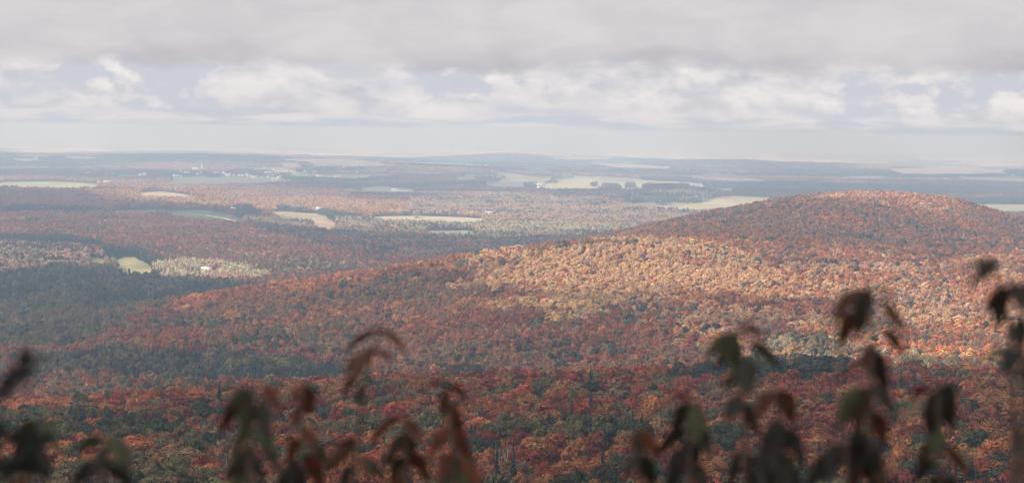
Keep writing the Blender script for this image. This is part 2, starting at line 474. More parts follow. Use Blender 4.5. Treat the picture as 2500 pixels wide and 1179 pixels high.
# ------------------------------------------------------------------ tree species and tones by place
PAL = {
    'red': (.27, .078, .030), 'crimson': (.21, .050, .028), 'scarlet': (.36, .08, .03), 'orange': (.42, .145, .045),
    'rust': (.30, .120, .042), 'gold': (.50, .29, .115), 'tan': (.46, .255, .12), 'olive': (.135, .115, .048), 'green': (.066, .070, .034),
    'brown': (.19, .12, .06), 'pale': (.46, .40, .24), 'mauve': (.24, .135, .075), 'straw': (.42, .34, .20), 'pink': (.46, .25, .19),
    'conifer': (.020, .036, .032), 'slate': (.10, .11, .085),
}
PN = list(PAL)
PCOL = np.array([PAL[k] for k in PN])
ZONES = [   # (poly or None, (dmin, dmax), feather px, weights)
    (None, (0, 1e9), 0, dict(red=.2, rust=.3, orange=.12, olive=.14, green=.1, mauve=.1, conifer=.06, brown=.08)),
    (None, (0, 1080), 0, dict(red=.27, crimson=.08, scarlet=.05, rust=.28, orange=.11, olive=.10, green=.10, brown=.14, conifer=.03)),
    ([(1150, 1040), (2600, 1020), (2600, 1300), (1100, 1300)], (0, 900), 30, dict(red=.19, crimson=.08, rust=.2, green=.2, olive=.15, conifer=.11, brown=.14, orange=.07)),
    ([(-300, 1000), (560, 1000), (700, 1300), (-300, 1300)], (0, 900), 30, dict(red=.17, crimson=.06, rust=.2, green=.2, olive=.2, conifer=.03, brown=.16, orange=.08)),
    ([(1450, 1010), (1800, 1000), (1800, 1130), (1400, 1130)], (0, 900), 20, dict(red=.16, rust=.2, green=.24, olive=.12, conifer=.16, brown=.12)),
    ([(-300, 690), (900, 690), (1050, 960), (-300, 1000)], (1150, 2600), 15, dict(red=.18, crimson=.12, mauve=.22, rust=.12, olive=.12, green=.08, brown=.14, conifer=.03)),
    ([(-300, 735), (420, 690), (300, 770), (180, 850), (-300, 840)], (1150, 2900), 20, dict(olive=.42, green=.25, slate=.18, brown=.1, conifer=.05)),
    ([(-300, 850), (100, 868), (130, 920), (-300, 930)], (1150, 2600), 15, dict(green=.3, olive=.3, red=.1, conifer=.2, crimson=.1)),
    ([(90, 868), (300, 848), (500, 855), (700, 870), (850, 892), (830, 930), (620, 926), (420, 922), (240, 905), (100, 905)], (1150, 2600), 10, dict(conifer=.66, olive=.24, green=.1)),
    ([(560, 700), (1250, 600), (1120, 770), (850, 800), (500, 780)], (1150, 2600), 30, dict(rust=.3, brown=.25, mauve=.12, orange=.14, green=.08, olive=.12, red=.06)),
    ([(420, 735), (900, 650), (1250, 600), (1250, 625), (900, 678), (420, 760)], (1150, 2600), 8, dict(orange=.45, rust=.25, gold=.1, red=.1, brown=.1)),
    ([(850, 770), (1500, 730), (1900, 800), (1700, 900), (900, 960)], (1150, 2600), 30, dict(red=.28, rust=.26, mauve=.2, brown=.12, orange=.08, green=.06)),
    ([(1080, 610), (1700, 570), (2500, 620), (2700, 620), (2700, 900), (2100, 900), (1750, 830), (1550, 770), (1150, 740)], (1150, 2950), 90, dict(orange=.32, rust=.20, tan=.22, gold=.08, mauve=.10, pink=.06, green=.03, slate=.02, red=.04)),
    ([(1190, 610), (1500, 570), (1650, 590), (2000, 650), (1900, 690), (1600, 760), (1200, 740)], (1150, 2950), 130, dict(gold=.36, tan=.36, orange=.18, straw=.03, pink=.02, slate=.03, red=.02)),  # gold and tan carry the sunlight on this ridge in the tree colour
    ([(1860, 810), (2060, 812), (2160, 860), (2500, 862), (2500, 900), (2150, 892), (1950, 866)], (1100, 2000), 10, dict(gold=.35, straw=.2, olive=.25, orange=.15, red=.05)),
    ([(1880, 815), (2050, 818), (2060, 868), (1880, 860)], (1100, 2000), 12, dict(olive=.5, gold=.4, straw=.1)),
    ([(1640, 862), (1730, 862), (1860, 850), (2080, 872), (2060, 935), (1900, 950), (1660, 920)], (880, 1180), 6, dict(conifer=.5, green=.4, crimson=.06, olive=.04)),
    ([(1080, 900), (1190, 900), (1200, 935), (1070, 935)], (1100, 2000), 8, dict(conifer=.5, green=.5)),
    ([(1500, 560), (1800, 500), (2130, 450), (2400, 480), (2700, 540), (2700, 620), (1700, 600)], (2450, 3500), 12, dict(rust=.34, mauve=.30, orange=.14, green=.06, slate=.08, brown=.08, conifer=.025)),
    ([(1950, 480), (2120, 464), (2300, 474), (2360, 500), (2310, 520), (2200, 505), (2050, 490)], (2450, 3500), 8, dict(pink=.26, orange=.3, tan=.24, rust=.2, conifer=.12)),
    # the plain on the left
    ([(-300, 640), (250, 640), (460, 668), (700, 690), (480, 720), (380, 735), (180, 740), (-300, 730)], (2300, 3400), 10, dict(conifer=.84, olive=.06, green=.10)),
    ([(-300, 582), (120, 588), (240, 610), (290, 645), (150, 648), (-300, 650)], (2500, 4200), 10, dict(olive=.34, straw=.16, green=.2, pink=.1, conifer=.1, mauve=.1)),
    ([(0, 566), (160, 565), (250, 583), (240, 600), (120, 592), (0, 585), (-200, 585), (-200, 566)], (3000, 4800), 6, dict(conifer=.8, green=.2)),
    ([(230, 595), (340, 598), (420, 640), (380, 655), (330, 632), (270, 630)], (2700, 4200), 5, dict(conifer=.85, green=.1, olive=.05)),
    ([(370, 640), (450, 632), (560, 640), (660, 650), (655, 676), (520, 676), (400, 672)], (2500, 3400), 5, dict(pale=.72, straw=.16, pink=.06, conifer=.06)),
    ([(480, 632), (560, 636), (560, 650), (490, 650)], (2500, 3400), 4, dict(red=.3, pink=.5, pale=.2)),
    ([(550, 618), (950, 632), (800, 660), (660, 668), (560, 640)], (2500, 3700), 10, dict(olive=.3, straw=.1, rust=.2, green=.14, mauve=.16, conifer=.1)),
    ([(300, 575), (420, 580), (470, 612), (380, 612)], (3000, 4500), 10, dict(red=.3, conifer=.35, green=.15, rust=.2)),
    ([(-300, 512), (380, 520), (700, 560), (900, 600), (900, 640), (560, 620), (300, 590), (160, 570), (-300, 565)], (3000, 6000), 8, dict(red=.22, mauve=.18, rust=.28, orange=.12, tan=.06, olive=.06, green=.06, conifer=.02)),
    ([(590, 538), (700, 545), (850, 560), (1000, 570), (1250, 568), (1600, 548), (1580, 575), (1200, 612), (960, 636), (800, 600), (640, 560)], (3300, 5200), 6, dict(conifer=.52, green=.2, mauve=.16, red=.06, slate=.06)),
    ([(800, 575), (1000, 585), (1050, 615), (930, 628), (800, 610)], (3300, 5200), 10, dict(mauve=.4, red=.24, conifer=.2, green=.16)),
    ([(1500, 553), (1650, 540), (1640, 550), (1500, 575)], (3300, 5200), 6, dict(mauve=.5, rust=.3, slate=.2)),
    ([(-300, 484), (120, 484), (260, 490), (300, 512), (200, 516), (-300, 512)], (4200, 7500), 5, dict(conifer=.75, green=.15, mauve=.1)),
    ([(-300, 455), (200, 462), (330, 485), (560, 495), (560, 515), (-300, 485)], (4200, 8500), 5, dict(rust=.3, mauve=.3, red=.2, brown=.1, green=.1)),
    ([(200, 458), (500, 470), (800, 480), (1200, 500), (1200, 535), (700, 520), (450, 492), (250, 485)], (4200, 9000), 6, dict(gold=.25, orange=.25, tan=.3, straw=.1, slate=.06, pink=.04)),
    ([(565, 498), (620, 500), (640, 525), (575, 525)], (4200, 7500), 3, dict(conifer=.8, green=.2)),
    ([(670, 500), (800, 510), (900, 525), (780, 530), (690, 517)], (4200, 8000), 3, dict(conifer=.45, slate=.45, olive=.1)),
    ([(560, 530), (900, 530), (1200, 540), (1700, 545), (1650, 560), (1200, 580), (800, 558), (600, 540)], (3900, 6500), 6, dict(straw=.3, pale=.14, olive=.2, slate=.16, conifer=.12, tan=.1)),
    ([(1000, 478), (1300, 470), (1750, 500), (1800, 540), (1400, 540), (1000, 530)], (4200, 9000), 8, dict(slate=.3, straw=.2, tan=.2, pink=.16, conifer=.14)),
    ([(270, 452), (420, 450), (560, 466), (640, 476), (500, 478), (330, 466)], (5000, 9500), 5, dict(slate=.4, conifer=.3, brown=.2, orange=.1)),
    ([(-300, 425), (200, 430), (600, 455), (850, 470), (850, 482), (500, 475), (250, 455), (-300, 440)], (5000, 12000), 5, dict(tan=.25, orange=.3, straw=.2, slate=.15, pink=.1)),
    ([(1520, 464), (1760, 464), (1770, 488), (1720, 496), (1520, 494)], (5000, 9500), 4, dict(conifer=.55, slate=.35, straw=.1)),
    ([(-300, 340), (3000, 340), (3000, 470), (1100, 470), (700, 455), (300, 430), (-300, 420)], (9000, 1e9), 6, dict(conifer=.36, green=.2, mauve=.22, slate=.14, rust=.08)),
]
ZW = np.zeros((len(ZONES), len(PN)))
for i, (_, _, _, w) in enumerate(ZONES):
    for k, v in w.items():
        ZW[i, PN.index(k)] = v
    ZW[i] /= ZW[i].sum()


def species(u, d, zc, x, y, rng, clump=95.0, strength=3.2):
    row = project(u, d, zc)
    wx = (vnoise(x / 55., y / 55., 31) * 2 - 1); wy = (vnoise(x / 55., y / 55., 32) * 2 - 1)
    zone = np.zeros(len(u), int)
    for i, (poly, (d0, d1), fe, _) in enumerate(ZONES):
        m = (d >= d0) & (d < d1)
        if poly is not None:
            fu = fe * (rng.random(len(u)) - .5) + wx * fe * 1.6
            fv = fe * .35 * (rng.random(len(u)) - .5) + wy * fe * .5
            m = m.copy()
            idx = np.where(m)[0]
            m[idx] = inpoly(u[idx] + fu[idx], row[idx] + fv[idx], poly)
        zone[m] = i
    w = ZW[zone].copy()
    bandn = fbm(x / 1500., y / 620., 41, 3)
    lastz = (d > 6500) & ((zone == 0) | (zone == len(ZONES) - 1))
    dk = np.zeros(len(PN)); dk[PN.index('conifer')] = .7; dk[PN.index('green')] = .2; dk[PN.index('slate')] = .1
    lt = np.zeros(len(PN)); lt[PN.index('tan')] = .3; lt[PN.index('pink')] = .3; lt[PN.index('mauve')] = .2; lt[PN.index('straw')] = .2  # dark and light tones also draw the far shaded and lit bands
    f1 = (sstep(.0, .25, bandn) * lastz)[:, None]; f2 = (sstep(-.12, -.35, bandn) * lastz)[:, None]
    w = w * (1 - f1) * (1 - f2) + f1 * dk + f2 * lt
    for k in range(len(PN)):
        if not (w[:, k] > 0).any():
            continue
        n = fbm(x / clump + k * 7.7, y / clump - k * 3.1, 50 + k, 2)
        w[:, k] *= np.exp(strength * n)
    cw = np.cumsum(w, axis=1); cw /= cw[:, -1:]
    r = rng.random(len(u))
    return np.minimum((cw < r[:, None]).sum(1), len(PN) - 1)


# ------------------------------------------------------------------ materials
def material(name):
    m = bpy.data.materials.new(name)
    m.use_nodes = True
    t = NT(m.node_tree)
    for n in list(t.n):
        t.n.remove(n)
    out = t.new('ShaderNodeOutputMaterial')
    return m, t, out


def mat_leafy(name, transl=.28, attr='tint', fixed=None, var=.35, patch=.30):
    m, t, out = material(name)
    if fixed is None:
        a = t.new('ShaderNodeAttribute', attribute_type='INSTANCER', attribute_name=attr)
        base = a.outputs['Color']
    else:
        base = fixed
    geo = t.new('ShaderNodeNewGeometry')
    tco = t.new('ShaderNodeTexCoord')
    oi = t.new('ShaderNodeObjectInfo')
    p = t.vmath('ADD', tco.outputs['Object'], t.vmath('SCALE', t.xyz(oi.outputs['Random'], oi.outputs['Random'], 0.), scale=90.0))
    nz = t.noise(p, patch, 3, .6)
    v1 = t.smooth(nz, .3, .7, .72, 1.3)
    ri = t.math('ADD', t.math('MULTIPLY', geo.outputs['Random Per Island'], var), 1.0 - var / 2)
    c = t.vmath('SCALE', base, scale=t.math('MULTIPLY', v1, ri))
    nz2 = t.noise(t.vmath('ADD', p, (31., 7., 3.)), patch * .8, 2, .5)
    hs = t.new('ShaderNodeHueSaturation')
    t.put(hs.inputs['Hue'], t.smooth(nz2, .3, .7, .485, .52)); t.put(hs.inputs['Color'], c)
    c = hs.outputs[0]
    d = t.new('ShaderNodeBsdfDiffuse'); t.put(d.inputs[0], c)
    tr = t.new('ShaderNodeBsdfTranslucent'); t.put(tr.inputs[0], c)
    mx = t.new('ShaderNodeMixShader'); mx.inputs[0].default_value = transl
    t.l.new(d.outputs[0], mx.inputs[1]); t.l.new(tr.outputs[0], mx.inputs[2])
    t.l.new(mx.outputs[0], out.inputs[0])
    return m


def mat_simple(name, col, rough=.9, bump=None, var=.25, scale=3.0, col2=None):
    m, t, out = material(name)
    tco = t.new('ShaderNodeTexCoord')
    nz = t.noise(tco.outputs['Object'], scale, 5, .6)
    c = t.mix(t.smooth(nz, .35, .65), tuple(x * (1 - var) for x in col), col2 if col2 else tuple(min(1, x * (1 + var)) for x in col))
    p = t.new('ShaderNodeBsdfPrincipled')
    t.put(p.inputs['Base Color'], c)
    p.inputs['Roughness'].default_value = rough
    t.l.new(p.outputs[0], out.inputs[0])
    return m


M_CROWN = mat_leafy('autumn_foliage')
M_NEEDLE = mat_leafy('conifer_needles', .08, var=.5)
M_BARK = mat_simple('grey_bark', (.12, .10, .085), scale=2.0)
M_BIRCH = mat_simple('white_birch_bark', (.62, .60, .56), scale=4.0, var=.2)


def mesh_from(name, V, Fc, mats=(), mi=None, smooth=False):
    me = bpy.data.meshes.new(name)
    V = np.asarray(V, np.float32); Fc = np.asarray(Fc, np.int32)
    me.vertices.add(len(V)); me.vertices.foreach_set('co', V.ravel())
    k = Fc.shape[1]
    me.loops.add(Fc.size); me.loops.foreach_set('vertex_index', Fc.ravel())
    me.polygons.add(len(Fc))
    me.polygons.foreach_set('loop_start', np.arange(0, Fc.size, k, dtype=np.int32))
    me.polygons.foreach_set('loop_total', np.full(len(Fc), k, np.int32))
    if mi is not None:
        me.polygons.foreach_set('material_index', np.asarray(mi, np.int32))
    if smooth:
        me.polygons.foreach_set('use_smooth', np.ones(len(Fc), bool))
    for m in mats:
        me.materials.append(m)
    me.update(calc_edges=True)
    return me


def link(name, me, parent=None, loc=(0, 0, 0), **props):
    o = bpy.data.objects.new(name, me)
    COL.objects.link(o)
    if parent is not None:
        o.parent = parent
    o.location = loc
    for k, v in props.items():
        o[k] = v
    return o


# ------------------------------------------------------------------ the ground sheet
az_in = np.arctan((np.arange(-420, 2921, 5.0) - 1250) / F)
az_out_r = np.concatenate([np.linspace(az_in[-1], az_in[-1] + .25, 14)[1:], np.linspace(az_in[-1] + .25, math.pi, 26)[1:]])
az_out_l = -np.concatenate([np.linspace(-az_in[0], -az_in[0] + .25, 14)[1:], np.linspace(-az_in[0] + .25, math.pi, 26)[1:-1]])[::-1]
AZ = np.concatenate([az_out_l, az_in, az_out_r])
rows = np.arange(1235, 385, -1.8)
DS = 1.025e6 / (rows - EYE)                 # even steps in the picture on the plain
DS = DS[DS < 9500]
far_rows = np.concatenate([np.geomspace(9500, 18000, 170)[:-1], np.geomspace(18000, 48000, 110)])
DS = np.concatenate([[.0], np.array([.8, 1.6, 3, 5, 8, 12, 20, 35, 60, 100, 150, 210, 280, 350, 420, 480, 540, 600, 660, 720, 780, 840, 900, 960, 1010, 1060, 1110]), DS[(DS > 1130)], far_rows[1:]])
NA, ND = len(AZ), len(DS)
AZg, Dg = np.meshgrid(AZ, DS)
Ug = 1250 + F * np.tan(np.clip(AZg, -1.2, 1.2))
Ug_c = np.clip(Ug, -6000, 8500)
ZC = canopy_z(Ug_c, Dg).reshape(Ug.shape)
FID = np.where((Ug > -420) & (Ug < 2920), field_id(Ug_c, Dg, ZC), -1)
GX = Dg * np.sin(AZg); GY = Dg * np.cos(AZg)
GZ = ZC - TREE_H
# woods beyond the planted trees stand up as canopy relief of their own
farwood = sstep(17500, 18500, Dg) * (fbm(GX / 700., GY / 500., 61, 3) > -.12) * (FID < 0)
GZ = GZ + farwood * 13
vid = np.arange(NA * ND).reshape(ND, NA)
# close the ring: last azimuth (pi) connects to the first (-pi + step)
a = vid[:-1, :]; b = np.roll(vid, -1, axis=1)[:-1, :]; c = np.roll(vid, -1, axis=1)[1:, :]; d_ = vid[1:, :]
quads = np.stack([a, d_, c, b], -1)[:, :, ::-1].reshape(-1, 4)
qf = np.maximum.reduce([FID[:-1, :], np.roll(FID, -1, axis=1)[:-1, :], np.roll(FID, -1, axis=1)[1:, :], FID[1:, :]]).reshape(-1)
qmin = np.minimum.reduce([FID[:-1, :], np.roll(FID, -1, axis=1)[:-1, :], np.roll(FID, -1, axis=1)[1:, :], FID[1:, :]]).reshape(-1)
qf = np.where(qmin >= 0, qf, np.where((FID[:-1, :].reshape(-1) >= 0), FID[:-1, :].reshape(-1), -1))
GV = np.stack([GX, GY, GZ], -1).reshape(-1, 3)

# colour of woods as seen from afar
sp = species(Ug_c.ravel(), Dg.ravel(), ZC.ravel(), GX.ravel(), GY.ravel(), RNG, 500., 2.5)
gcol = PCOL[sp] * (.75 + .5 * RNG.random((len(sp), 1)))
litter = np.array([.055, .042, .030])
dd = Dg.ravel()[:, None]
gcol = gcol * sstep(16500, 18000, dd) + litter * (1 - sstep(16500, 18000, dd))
xx, yy = GX.ravel()[:, None], GY.ravel()[:, None]
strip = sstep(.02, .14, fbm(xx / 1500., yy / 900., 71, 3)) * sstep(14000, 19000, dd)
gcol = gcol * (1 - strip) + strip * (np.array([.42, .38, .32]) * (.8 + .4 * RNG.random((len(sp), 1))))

mg, t, out = material('forest_floor')
va = t.new('ShaderNodeVertexColor', layer_name='ground_colour')
tco = t.new('ShaderNodeTexCoord')
c = t.mix(t.smooth(t.noise(tco.outputs['Object'], .15, 6, .65), .3, .7), va.outputs[0], t.vmath('SCALE', va.outputs[0], scale=1.7))
dfs = t.new('ShaderNodeBsdfDiffuse'); t.put(dfs.inputs[0], c)
t.l.new(dfs.outputs[0], out.inputs[0])
M_GROUND = mg


def compact(V, Fc, extra=None):
    used = np.unique(Fc)
    remap = np.full(len(V), -1); remap[used] = np.arange(len(used))
    return V[used], remap[Fc], (None if extra is None else extra[used])


m_ = qf < 0
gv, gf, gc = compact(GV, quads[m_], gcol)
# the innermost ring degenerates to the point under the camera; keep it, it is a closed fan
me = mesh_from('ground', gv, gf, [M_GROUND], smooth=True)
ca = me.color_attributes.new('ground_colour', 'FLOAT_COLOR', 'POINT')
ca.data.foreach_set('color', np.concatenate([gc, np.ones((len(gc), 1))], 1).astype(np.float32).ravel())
link('ground', me, kind='structure', label='wooded ground falling from the lookout to a rolling plain')


def mat_field(name, col, kind):
    m, t, out = material(name)
    tco = t.new('ShaderNodeTexCoord')
    p = tco.outputs['Object']
    big = t.noise(p, .012, 4, .6, .4)
    fine = t.noise(p, .35, 5, .65)
    st = t.noise(t.vmath('MULTIPLY', p, (.02, .16, 0.)) if kind == 'hay' else t.vmath('MULTIPLY', p, (.10, .03, 0.)), 1.0, 3, .5)
    c = t.mix(t.smooth(big, .35, .65), tuple(x * .66 for x in col), (min(1, col[0] * 1.28), min(1, col[1] * 1.13), col[2] * 1.05))
    c = t.mix(t.smooth(st, .42, .58, 0, .7), c, tuple(x * .72 for x in col))
    c = t.mix(t.smooth(fine, .35, .7, 0, .35), c, tuple(x * .6 for x in col))
    d = t.new('ShaderNodeBsdfDiffuse'); t.put(d.inputs[0], c)
    t.l.new(d.outputs[0], out.inputs[0])
    return m


for k, (kind, poly, dr, col, lab) in enumerate(FIELDS):
    mk = qf == k
    if not mk.any():
        continue
    fv, ff, _ = compact(GV, quads[mk])
    link('field', mesh_from('field', fv, ff, [mat_field('field_' + kind, tuple(.72 * x_ for x_ in col), kind)], smooth=True), kind='structure', label=lab)


# ------------------------------------------------------------------ unseen clouds added overhead, shaped to throw the shade
CLOUD_Z = 1500.0
OFFS = (CLOUD_Z - 80.0) / SUNV[2] * SUNV[:2]        # sideways shift of a cloud from the place it shades
# sunlit patches: column, row, half width, half height, distance window, strength, slant
LIT = [
    (1460, 650, 400, 85, (1500, 2480), 1.0, -.08),
    (1180, 632, 300, 30, (1900, 2480), .95, -.13),
    (700, 690, 300, 12, (2000, 2400), .75, -.155),
    (1700, 690, 420, 55, (1300, 2480), 1.0, .07),
    (2000, 700, 480, 60, (1300, 2480), .9, .02),
    (2400, 760, 480, 125, (1180, 2600), 1.0, 0),
    (1950, 830, 300, 40, (1150, 1900), 1.0, .06),
    (2250, 860, 420, 38, (1150, 1900), 1.0, .0),
    (2500, 640, 420, 40, (1500, 2700), .9, 0),
    (2150, 482, 280, 24, (3050, 3500), .9, 0),
    (2260, 505, 140, 34, (3000, 3500), .9, .3),
    (1850, 500, 110, 12, (3000, 3500), .7, -.2),
    (505, 655, 170, 22, (2450, 3250), 1.0, .06),
    (310, 645, 90, 22, (2450, 3400), 1.0, .1),
    (120, 600, 130, 12, (3000, 3700), .6, .0),
    (1250, 520, 650, 38, (4350, 8500), 1.0, .02),
    (700, 495, 500, 26, (4500, 9000), 1.0, .05),
    (380, 465, 380, 18, (5300, 9500), 1.0, .045),
    (100, 445, 300, 14, (5300, 9500), .9, .02),
    (720, 530, 150, 16, (4300, 6500), 1.0, .06),
    (900, 545, 220, 18, (4150, 6500), 1.0, .05),
    (1250, 556, 330, 12, (4150, 6500), 1.0, .0),
    (1450, 452, 230, 24, (7500, 13500), 1.0, .03),
    (1700, 495, 200, 18, (5000, 9500), 1.0, -.02),
    (1180, 480, 160, 14, (6500, 9500), 1.0, 0),
    (2450, 495, 160, 22, (5200, 9500), .8, 0),
    (1100, 400, 260, 6, (11000, 17000), .7, 0),
    (2250, 418, 260, 9, (10000, 17000), .8, 0),
    (1700, 440, 200, 8, (8000, 15000), .7, 0),
    (600, 430, 260, 12, (8500, 13000), .35, 0),
]


def lit_amount(u, d, row):
    L = np.zeros_like(u)
    wob = fbm(u / 45., row / 10., 91, 3)
    for (cu, cr, wu, wr, (d0, d1), s, sl) in LIT:
        q = np.hypot((u - cu) / wu, (row - cr - sl * (u - cu)) / wr) + wob * .55
        e = s * sstep(1.35, .6, q) * sstep(d0 - 40, d0 + 20, d) * sstep(d1 + 60, d1 - 20, d)
        L = np.maximum(L, e * .92)
    far_gaps = .75 * sstep(.0, .3, fbm(u / 330. + 4, row / 9., 93, 3)) * sstep(9000, 10500, d)
    L = np.maximum(L, far_gaps)
    return L


caz = np.concatenate([np.linspace(-math.pi, -.42, 22)[:-1], np.linspace(-.42, .42, 330), np.linspace(.42, math.pi, 22)[1:]])
cds = np.concatenate([[0.], np.geomspace(60, 900, 10), 1.025e6 / (np.arange(1180, 395, -3.2) - EYE)])
cds = np.unique(cds[(cds < 900.1) | ((cds > 905) & (cds < 13800))])
CA, CD = np.meshgrid(caz, cds)
CU = np.clip(1250 + F * np.tan(np.clip(CA, -1.2, 1.2)), -6000, 8500)
cz = canopy_z(CU, CD).reshape(CU.shape)
crow = project(CU, CD, cz)
L = lit_amount(CU.ravel(), CD.ravel(), crow.ravel()).reshape(CU.shape)
# beyond the measured view the deck is broken at random
cx0 = CD * np.sin(CA); cy0 = CD * np.cos(CA)
rnd = sstep(.15, .5, fbm(cx0 / 1600., cy0 / 1600., 95, 3))
outside = sstep(.27, .36, np.abs(CA))
L = np.maximum(L * (1 - outside), rnd * outside * sstep(500, 2500, CD))
DEN = 1 - L
# share of sunlight let through, set by distance for the wanted shade
urel = CU.ravel()
thr = np.interp(CD.ravel(), [0, 1000, 1150, 1500, 2200, 2600, 3400, 4300, 8000, 14000], [.22, .22, .44, .48, .56, .60, .70, .52, .46, .48])
thr = thr + .10 * fbm(urel / 260., crow.ravel() / 45., 96, 3)
THR = np.clip(thr, .03, .6).reshape(CU.shape)
OPAC = (1 - np.sqrt(THR)) * sstep(.02, .8, DEN)
CX = cx0 + OFFS[0] * 1.0; CY = cy0 + OFFS[1]
# exact shift: follow the sun ray from the canopy up to the cloud base
CX = cx0 + (CLOUD_Z - cz) / SUNV[2] * SUNV[0]; CY = cy0 + (CLOUD_Z - cz) / SUNV[2] * SUNV[1]
billow = fbm(cx0 / 500., cy0 / 500., 97, 4)
top = CLOUD_Z + 6 + DEN * (110 + 90 * billow)
bot = CLOUD_Z - 4 - DEN * 16 * (1 + fbm(cx0 / 260., cy0 / 260., 99, 3))
n_c = CU.size
ci = np.arange(n_c).reshape(CU.shape)
keep = (DEN > .03)
kq = keep[:-1, :-1] | keep[1:, :-1] | keep[:-1, 1:] | keep[1:, 1:]
q = np.stack([ci[:-1, :-1], ci[:-1, 1:], ci[1:, 1:], ci[1:, :-1]], -1)[kq]
Vt = np.stack([CX, CY, top], -1).reshape(-1, 3); Vb = np.stack([CX, CY, bot], -1).reshape(-1, 3)
edges = {}
allq = np.concatenate([q, q[:, ::-1] + n_c])
# side skirt closes the rim
e = np.concatenate([q[:, [0, 1]], q[:, [1, 2]], q[:, [2, 3]], q[:, [3, 0]]])
key = np.sort(e, 1); key = key[:, 0].astype(np.int64) * n_c + key[:, 1]
uk, inv, cnt = np.unique(key, return_inverse=True, return_counts=True)
rim = e[cnt[inv] == 1]
skirt = np.stack([rim[:, 1], rim[:, 0], rim[:, 0] + n_c, rim[:, 1] + n_c], -1)
allq = np.concatenate([allq, skirt])
V2 = np.concatenate([Vt, Vb]); den2 = np.concatenate([OPAC.ravel(), OPAC.ravel()])
cv, cf, cd_ = compact(V2, allq, den2)
mc, t, out = material('shade_cloud')
at = t.new('ShaderNodeAttribute', attribute_type='GEOMETRY', attribute_name='cloud_cover')
alpha = at.outputs['Fac']
tr = t.new('ShaderNodeBsdfTranslucent'); tr.inputs[0].default_value = (.75, .77, .80, 1)
df = t.new('ShaderNodeBsdfDiffuse'); df.inputs[0].default_value = (.85, .86, .88, 1)
m1 = t.new('ShaderNodeMixShader'); m1.inputs[0].default_value = .35
t.l.new(tr.outputs[0], m1.inputs[1]); t.l.new(df.outputs[0], m1.inputs[2])
tp = t.new('ShaderNodeBsdfTransparent')
m2 = t.new('ShaderNodeMixShader'); t.put(m2.inputs[0], alpha)
t.l.new(tp.outputs[0], m2.inputs[1]); t.l.new(m1.outputs[0], m2.inputs[2])
t.l.new(m2.outputs[0], out.inputs[0])
me = mesh_from('shade_cloud_deck', cv, cf, [mc], smooth=True)
at_ = me.attributes.new('cloud_cover', 'FLOAT', 'POINT'); at_.data.foreach_set('value', cd_.astype(np.float32))
link('shade_cloud_deck', me, kind='stuff', label='unseen deck of grey clouds added overhead, its gaps shaped to shade the forest')

# ------------------------------------------------------------------ tree shapes
def tube(pts, rad, sides=5):
    """polyline tube; returns verts, quads"""
    pts = [Vector(p) for p in pts]
    V = []; Q = []
    for i, p in enumerate(pts):
        d = (pts[min(i + 1, len(pts) - 1)] - pts[max(i - 1, 0)]).normalized()
        up = Vector((0, 0, 1)) if abs(d.z) < .9 else Vector((1, 0, 0))
        a = d.cross(up).normalized(); b = d.cross(a)
        for k in range(sides):
            t_ = 2 * math.pi * k / sides
            V.append(p + (a * math.cos(t_) + b * math.sin(t_)) * rad[i])
    for i in range(len(pts) - 1):
        for k in range(sides):
            Q.append((i * sides + k, i * sides + (k + 1) % sides, (i + 1) * sides + (k + 1) % sides, (i + 1) * sides + k))
    return V, Q


def join(parts):
    V = []; Q = []; M = []
    for v, q_, m in parts:
        o = len(V); V += [tuple(p) for p in v]
        Q += [tuple(i + o for i in f) for f in q_]; M += [m] * len(q_)
    return V, Q, M


def crown_quads(rng, n, size, H=15.0, R=4.4, base=.34, lobes=16, squash=.8):
    """leaf clumps spread over the rounded lobes of a broadleaf crown"""
    cz0 = H * (base + (1 - base) * .5); hz = H * (1 - base) * .5
    cs = []; rs = []
    for k in range(lobes):
        th = rng.random() * 2 * math.pi
        v = rng.random() ** .7 * 1.75 - .75
        rr = math.sqrt(max(0, 1 - min(1, abs(v)) ** 2.2)) * rng.uniform(.45, .82)
        r = rng.uniform(.24, .40) * R
        cs.append((R * rr * math.cos(th), R * rr * math.sin(th), cz0 + hz * min(v, .92) * rng.uniform(.72, .95)))
        rs.append(r)
    cs.append((0, 0, cz0)); rs.append(R * .62)
    cs.append((0, 0, cz0 + hz * .45)); rs.append(R * .5)
    cs = np.array(cs); rs = np.array(rs)
    pick = rng.choice(len(cs), n, p=rs ** 2 / (rs ** 2).sum())
    dv = rng.normal(size=(n, 3)); dv[:, 2] += .35
    dv /= np.linalg.norm(dv, axis=1)[:, None]
    P = cs[pick] + dv * (rs[pick] * rng.uniform(.82, 1.10, n))[:, None] * np.array([1, 1, squash])
    N = dv + rng.normal(size=(n, 3)) * .28
    N /= np.linalg.norm(N, axis=1)[:, None]
    A = np.cross(N, rng.normal(size=(n, 3))); A /= np.linalg.norm(A, axis=1)[:, None]
    B = np.cross(N, A)
    s = (size * rng.uniform(.6, 1.25, n))[:, None]
    q0 = P - A * s * .5 - B * s * .28; q1 = P + A * s * .45 - B * s * .42
    q2 = P + A * s * .5 + B * s * .35; q3 = P - A * s * .30 + B * s * .5
    V = np.stack([q0, q1, q2, q3], 1).reshape(-1, 3)
    Q = np.arange(n * 4).reshape(n, 4)
    return V.tolist(), Q.tolist()


